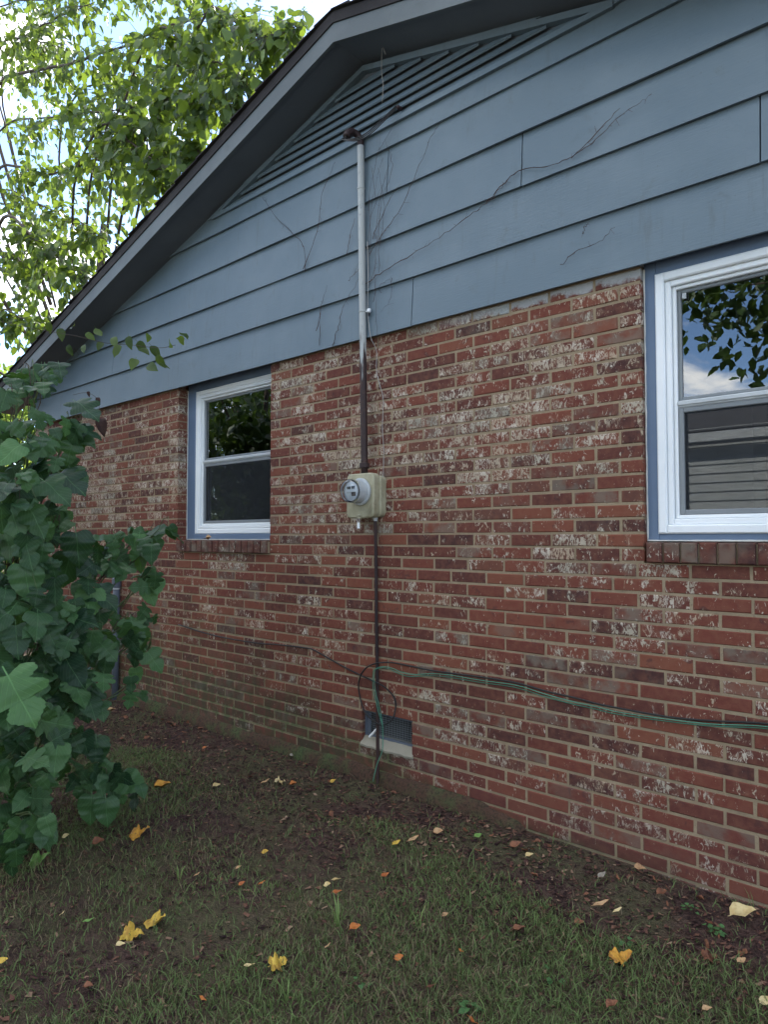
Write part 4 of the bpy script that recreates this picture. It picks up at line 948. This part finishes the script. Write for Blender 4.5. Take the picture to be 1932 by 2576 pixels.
# crumbled leaf litter and mulch bits
N = 60000
x = rng.uniform(-3.6, 4.3, N); y = rng.uniform(-3.0, -.03, N); p = .30+.70*np.clip((y+1.0+.5*(vnoise(x*1.7, y*1.7+3)-.5)+.12*np.maximum(0, .6-x))/.5, 0, 1)
p = np.maximum(p, .9*np.exp(-(((x+.45)/.9)**2+((y+1.6)/.8)**2)))
kp = rng.random(N) < p; x, y = x[kp], y[kp]; n = len(x); z = ground_z(x, y)+.003
s = rng.uniform(.004, .014, n); a = rng.uniform(0, 6.283, n); asp = rng.uniform(.15, .8, n); tl = rng.uniform(-.6, .6, n); tl2 = rng.uniform(-.4, .9, n)
ca_, sa_ = np.cos(a), np.sin(a); V = np.zeros((n, 4, 3))
for i, (u, v_) in enumerate(((-1, -1), (1, -1), (1, 1), (-1, 1))):
    uu = u*s*rng.uniform(.5, 1.3, n); vv = v_*s*asp*rng.uniform(.35, 1.3, n); V[:, i] = np.stack([x+uu*ca_-vv*sa_, y+uu*sa_+vv*ca_, z+uu*tl*.6+(u*v_)*s*.25*tl2+s*.25], 1)
o4 = np.arange(n)*4; me = bpy.data.meshes.new('leaf_litter'); me.from_pydata(V.reshape(-1, 3).tolist(), [], np.stack([o4, o4+1, o4+2, o4+3], 1).tolist())
cr = np.repeat(rng.random(n)**1.5, 4); at = me.attributes.new('rnd', 'FLOAT_COLOR', 'POINT'); at.data.foreach_set('color', np.stack([cr, cr, cr, cr*0+1], 1).ravel())
g = link('leaf_litter', me, M_litter, kind='stuff'); g['label'] = 'dark crumbled leaf litter and mulch on the soil'; g['category'] = 'litter'

FT = {'o': leaf_template(H_oval, .35, -.5, .15, .05, 31), 'c': leaf_template(H_oval, .9, -.3, .1, .08, 32), 'h': leaf_template(serr(H_lobe3), .35, -.5, .2, .10, 33), 'k': leaf_template(serr(H_lobe5), .7, .9, .2, .16, 34), 's': leaf_template([(.02, 0), (.10, .2), (.12, .5), (.07, .8), (0, 1)], .3, -.4, .1, .05, 35)}
FM = {}
fallen = [ # px, py, length px, colour, shape, label
    (408, 1981, 42, 'gold', 'c', 'golden curled fallen leaf right of the mulberry bush'), (353, 2099, 50, 'gold', 'h', 'bright orange yellow lobed leaf on soil by the bush foot'), (165, 2114, 20, 'pale', 'o', 'small pale leaf lying under the bush'),
    (333, 2349, 50, 'yellow', 'k', 'crumpled yellow brown leaf, left one of the large touching pair'), (398, 2312, 56, 'yellow', 'h', 'clear yellow lobed leaf, right one of the large touching pair'), (667, 2144, 20, 'yellow', 'o', 'small yellow leaf alone in mid lawn'),
    (824, 2238, 22, 'pale', 'o', 'pale oval leaf, lower of the small side by side pair'), (845, 2224, 28, 'pale', 'o', 'pale oval leaf, upper of the small side by side pair'), (848, 2265, 26, 'orange', 'o', 'rusty leaf just below the pale leaf pair'),
    (893, 2340, 30, 'orange', 'c', 'orange curled leaf in the middle foreground grass'), (608, 2228, 18, 'orange', 'o', 'tiny orange leaf, left of two in mid lawn'), (658, 2227, 20, 'orange', 's', 'narrow orange leaf, right of two in mid lawn'),
    (626, 2444, 30, 'pale', 'o', 'pale yellow oval leaf in the bottom foreground'), (703, 2429, 44, 'yellow', 'k', 'crumpled pale yellow leaf in the bottom foreground'), (302, 2387, 24, 'pale', 'c', 'small pale curled leaf below the yellow pair'),
    (156, 2292, 18, 'pale', 's', 'thin pale leaf on bare soil at left'), (223, 2319, 34, 'green', 's', 'narrow green leaf on bare soil at left'), (544, 1979, 20, 'pale', 'c', 'pale leaf scrap on mulch in front of the wall'), (707, 1969, 26, 'pale', 'k', 'whitish leaf in the cluster left of the vent'),
    (737, 1979, 24, 'orange', 'c', 'orange leaf in the cluster left of the vent'), (838, 1972, 16, 'yellow', 'o', 'tiny yellow leaf below the foundation vent'), (5, 2428, 26, 'yellow', 'o', 'yellow leaf cut by the left edge of the picture'), (221, 2486, 30, 'brown', 'c', 'brown curled leaf in the lower left corner grass'),
    (510, 2514, 36, 'orange', 's', 'long rusty leaf near the bottom edge'), (102, 2170, 50, 'green', 'h', 'half green leaf lying below the bush'), (247, 2129, 34, 'brown', 'c', 'brown orange leaf between bush and lawn'), (495, 2205, 18, 'tan', 's', 'thin tan leaf beside the green clump'), (600, 2192, 18, 'tan', 'o', 'small tan leaf above the two orange ones'),
    (824, 2390, 22, 'tan', 's', 'narrow tan leaf at the foot of tall grass blades'), (279, 1792, 22, 'tan', 'c', 'tan leaf at the far end of the mulch by the standpipe'), (667, 1965, 26, 'tan', 's', 'tan leaf standing on edge left of the whitish leaf'), (514, 1882, 14, 'orange', 'o', 'tiny orange leaf on the mulch near the wall foot'),
    (998, 2132, 24, 'yellow', 'o', 'bright yellow leaf, nearest below the ground pipe'), (1040, 2122, 34, 'tan', 's', 'long tan brown leaf beside the bright yellow one'), (1103, 2100, 26, 'tan', 'o', 'pinkish tan leaf standing near the wall foot'), (1203, 2105, 22, 'green', 'o', 'small green leaf near the wall foot'),
    (1298, 2136, 30, 'brown', 'o', 'brown oval leaf where lawn meets soil'), (1333, 2163, 22, 'pale', 'c', 'pale greenish leaf below the brown oval one'), (1611, 2200, 30, 'tan', 'c', 'curled tan leaf close to the brick at right'), (1516, 2211, 24, 'grey', 'o', 'grey withered leaf on black soil at right'),
    (1513, 2272, 44, 'tan', 's', 'long upright orange tan leaf in the right lawn'), (1554, 2288, 30, 'pale', 's', 'slim pale leaf right of the long tan one'), (1665, 2255, 28, 'brown', 'c', 'brown curled leaf near the right wall foot'), (1871, 2313, 64, 'pale', 'c', 'large cream curled leaf at the right edge of lawn'),
    (1567, 2407, 52, 'gold', 'h', 'vivid golden leaf in the lower right grass'), (1790, 2409, 36, 'brown', 'k', 'crumpled brown leaf at lower right'), (1867, 2420, 26, 'tan', 'o', 'tan leaf right of the crumpled brown one'), (1924, 2501, 32, 'pale', 'o', 'pale leaf cut by the right edge of the picture'), (1781, 2537, 26, 'tan', 'c', 'tan leaf low in the right corner'),
    (1161, 2386, 26, 'orange', 's', 'slim orange leaf on the bare patch at centre'), (1004, 2415, 24, 'orange', 'o', 'dull orange leaf left of the bare patch'), (1085, 2473, 28, 'brown', 'o', 'brown oval leaf below the bare patch'), (1307, 2326, 34, 'brown', 'c', 'rust brown leaf folded in the right lawn'), (1120, 2301, 18, 'tan', 'c', 'tiny tan leaf in the middle of the grass'),
    (1190, 2570, 50, 'orange', 's', 'orange leaf cut by the bottom edge'), (1542, 2540, 36, 'brown', 'c', 'dull brown leaf near the bottom right'), (969, 2208, 22, 'orange', 'o', 'small orange leaf at the centre of the lawn'), (735, 1905, 14, 'grey', 'o', 'small whitish scrap at the wall foot')]
for px, py, lp, cn, sh, lab in fallen:
    p = G(px, py); p[2] = float(ground_z(p[0], p[1]))+.022; dep = (p-CAM)@_f; key = (cn, sh)
    if key not in FM: me = tmesh(FT[sh], 'fallen_leaf'); me.materials.append(LC[cn]); FM[key] = me
    a = random.uniform(-.5, .5) if sh != 's' else random.uniform(-1.2, 1.2); t = np.array([math.cos(a+.75), math.sin(a+.75), random.uniform(-.05, .25)])
    R_, pp = lmat(p, t, np.array([.25, -.2, .9])+rv(.22), 1.0*lp/FPX*dep)
    pp = pp-R_@np.array([0, .5, 0])
    o = bpy.data.objects.new('fallen_leaf', FM[key]); col.objects.link(o); m4 = Matrix.Identity(4)
    for i in range(3):
        for j in range(3): m4[i][j] = R_[i][j]
        m4[i][3] = pp[i]
    o.matrix_world = m4; tag(o, lab, 'leaf', 'fallen leaves on the lawn')
# dead leaf on the left sill
o = bpy.data.objects.new('fallen_leaf', FM[('tan', 'c')]); col.objects.link(o); q = W(520, 1351, .0); R_, pp = lmat((q[0]-.03, .0, 1.462), (1, .1, .05), (.1, -.4, .9), .085)
m4 = Matrix.Identity(4)
for i in range(3):
    for j in range(3): m4[i][j] = R_[i][j]
    m4[i][3] = pp[i]
o.matrix_world = m4; tag(o, 'curled dead leaf on the left window sill', 'leaf')
DL = []
for i in range(70):
    xx = random.uniform(-1.6, 3.2); yy = -.05-abs(random.gauss(0, .25)); a = random.uniform(0, 6.28)
    R_, pp = lmat((xx, yy, float(ground_z(xx, yy))+.010), (math.cos(a), math.sin(a), random.uniform(-.1, .2)), np.array([0, 0, 1])+rv(.4), random.uniform(.022, .05)); DL.append((random.randrange(3), R_, pp))
dl = join_leaves('dead_leaves', DL, [FT['c'], FT['o'], FT['s']], LC['brown'], None); dl['label'] = 'small dull dead leaves in the dark litter along the wall foot'; dl['category'] = 'litter'
# small broad leaved weeds and taller blades
def weed(px, py, label, n, sz, tall=False):
    p = G(px, py); p[2] = float(ground_z(p[0], p[1])); t = thing('lawn_weed', label, 'weed', tuple(p), 'weeds in the lawn')
    for i in range(n):
        a = random.uniform(0, 6.283); d_ = np.array([math.cos(a), math.sin(a), 0])
        if tall:
            k = MB(); w_ = np.array([-d_[1], d_[0], 0])*.0028; hh = sz*random.uniform(.6, 1); b0 = p+d_*.006; b1 = b0+d_*hh*.15+(0, 0, hh*.6); b2 = b0+d_*hh*.5+(0, 0, hh)
            k.add([b0-w_, b0+w_, b1+w_, b1-w_, b2], [(0, 1, 2, 3), (3, 2, 4)], (.95,)*3); k.build('blade', M_grass, t, origin=tuple(p))
        else:
            q = p+d_*random.uniform(.004, .035)+(0, 0, random.uniform(.012, .035)); R_, pp = lmat(q, d_+rv(.2), np.array([0, 0, 1])+rv(.3), sz*random.uniform(.7, 1.2)); leaf_objs([(0, R_, pp)], [WM], None, t)
WM = tmesh(leaf_template(H_heart, .1, .2, .3, .02, 41), 'leaf'); WM.materials.append(M_bushpale)
for px, py, lab, n, sz, tl_ in ((1180, 2530, 'clump of round leaved clover at the bottom centre', 14, .020, False), (1390, 2455, 'small clover sprig in the lower right lawn', 5, .020, False), (1574, 2368, 'single clover sprig above the golden leaf', 4, .019, False), (1800, 2330, 'bushy weed near the right wall foot', 18, .017, False), (1740, 2290, 'low weed patch beside the brick at right', 16, .015, False), (905, 2480, 'bright weed leaves in the bottom middle lawn', 6, .019, False),
    (850, 2330, 'tall grass tuft in the middle foreground', 7, .12, True), (723, 2505, 'grass tuft near the bottom, left of centre', 5, .09, True), (1052, 2320, 'single tall pale grass blade right of centre', 2, .10, True), (450, 2205, 'green broad blades beside the bare soil', 5, .08, True), (1230, 2560, 'tall blade at the bottom edge by the clover', 2, .09, True), (680, 2525, 'short bright blade near the bottom edge', 2, .06, True)): weed(px, py, lab, n, sz, tl_)
# fallen sticks on the mulch
for P, lab in (([(340, 1893), (400, 1870), (455, 1842), (500, 1820)], 'thin bare stick lying on the mulch toward the wall'), ([(365, 2020), (395, 2005), (420, 1988)], 'short stalk under the golden curled leaf')):
    k = MB(); Q = [G(*p, .02) for p in P]; k.tube(smoothpath([q+(0, 0, float(ground_z(q[0], q[1]))-.004) for q in Q], 4), .0035, 5); tag(k.build('fallen_stick', M_twig, None), lab, 'stick')
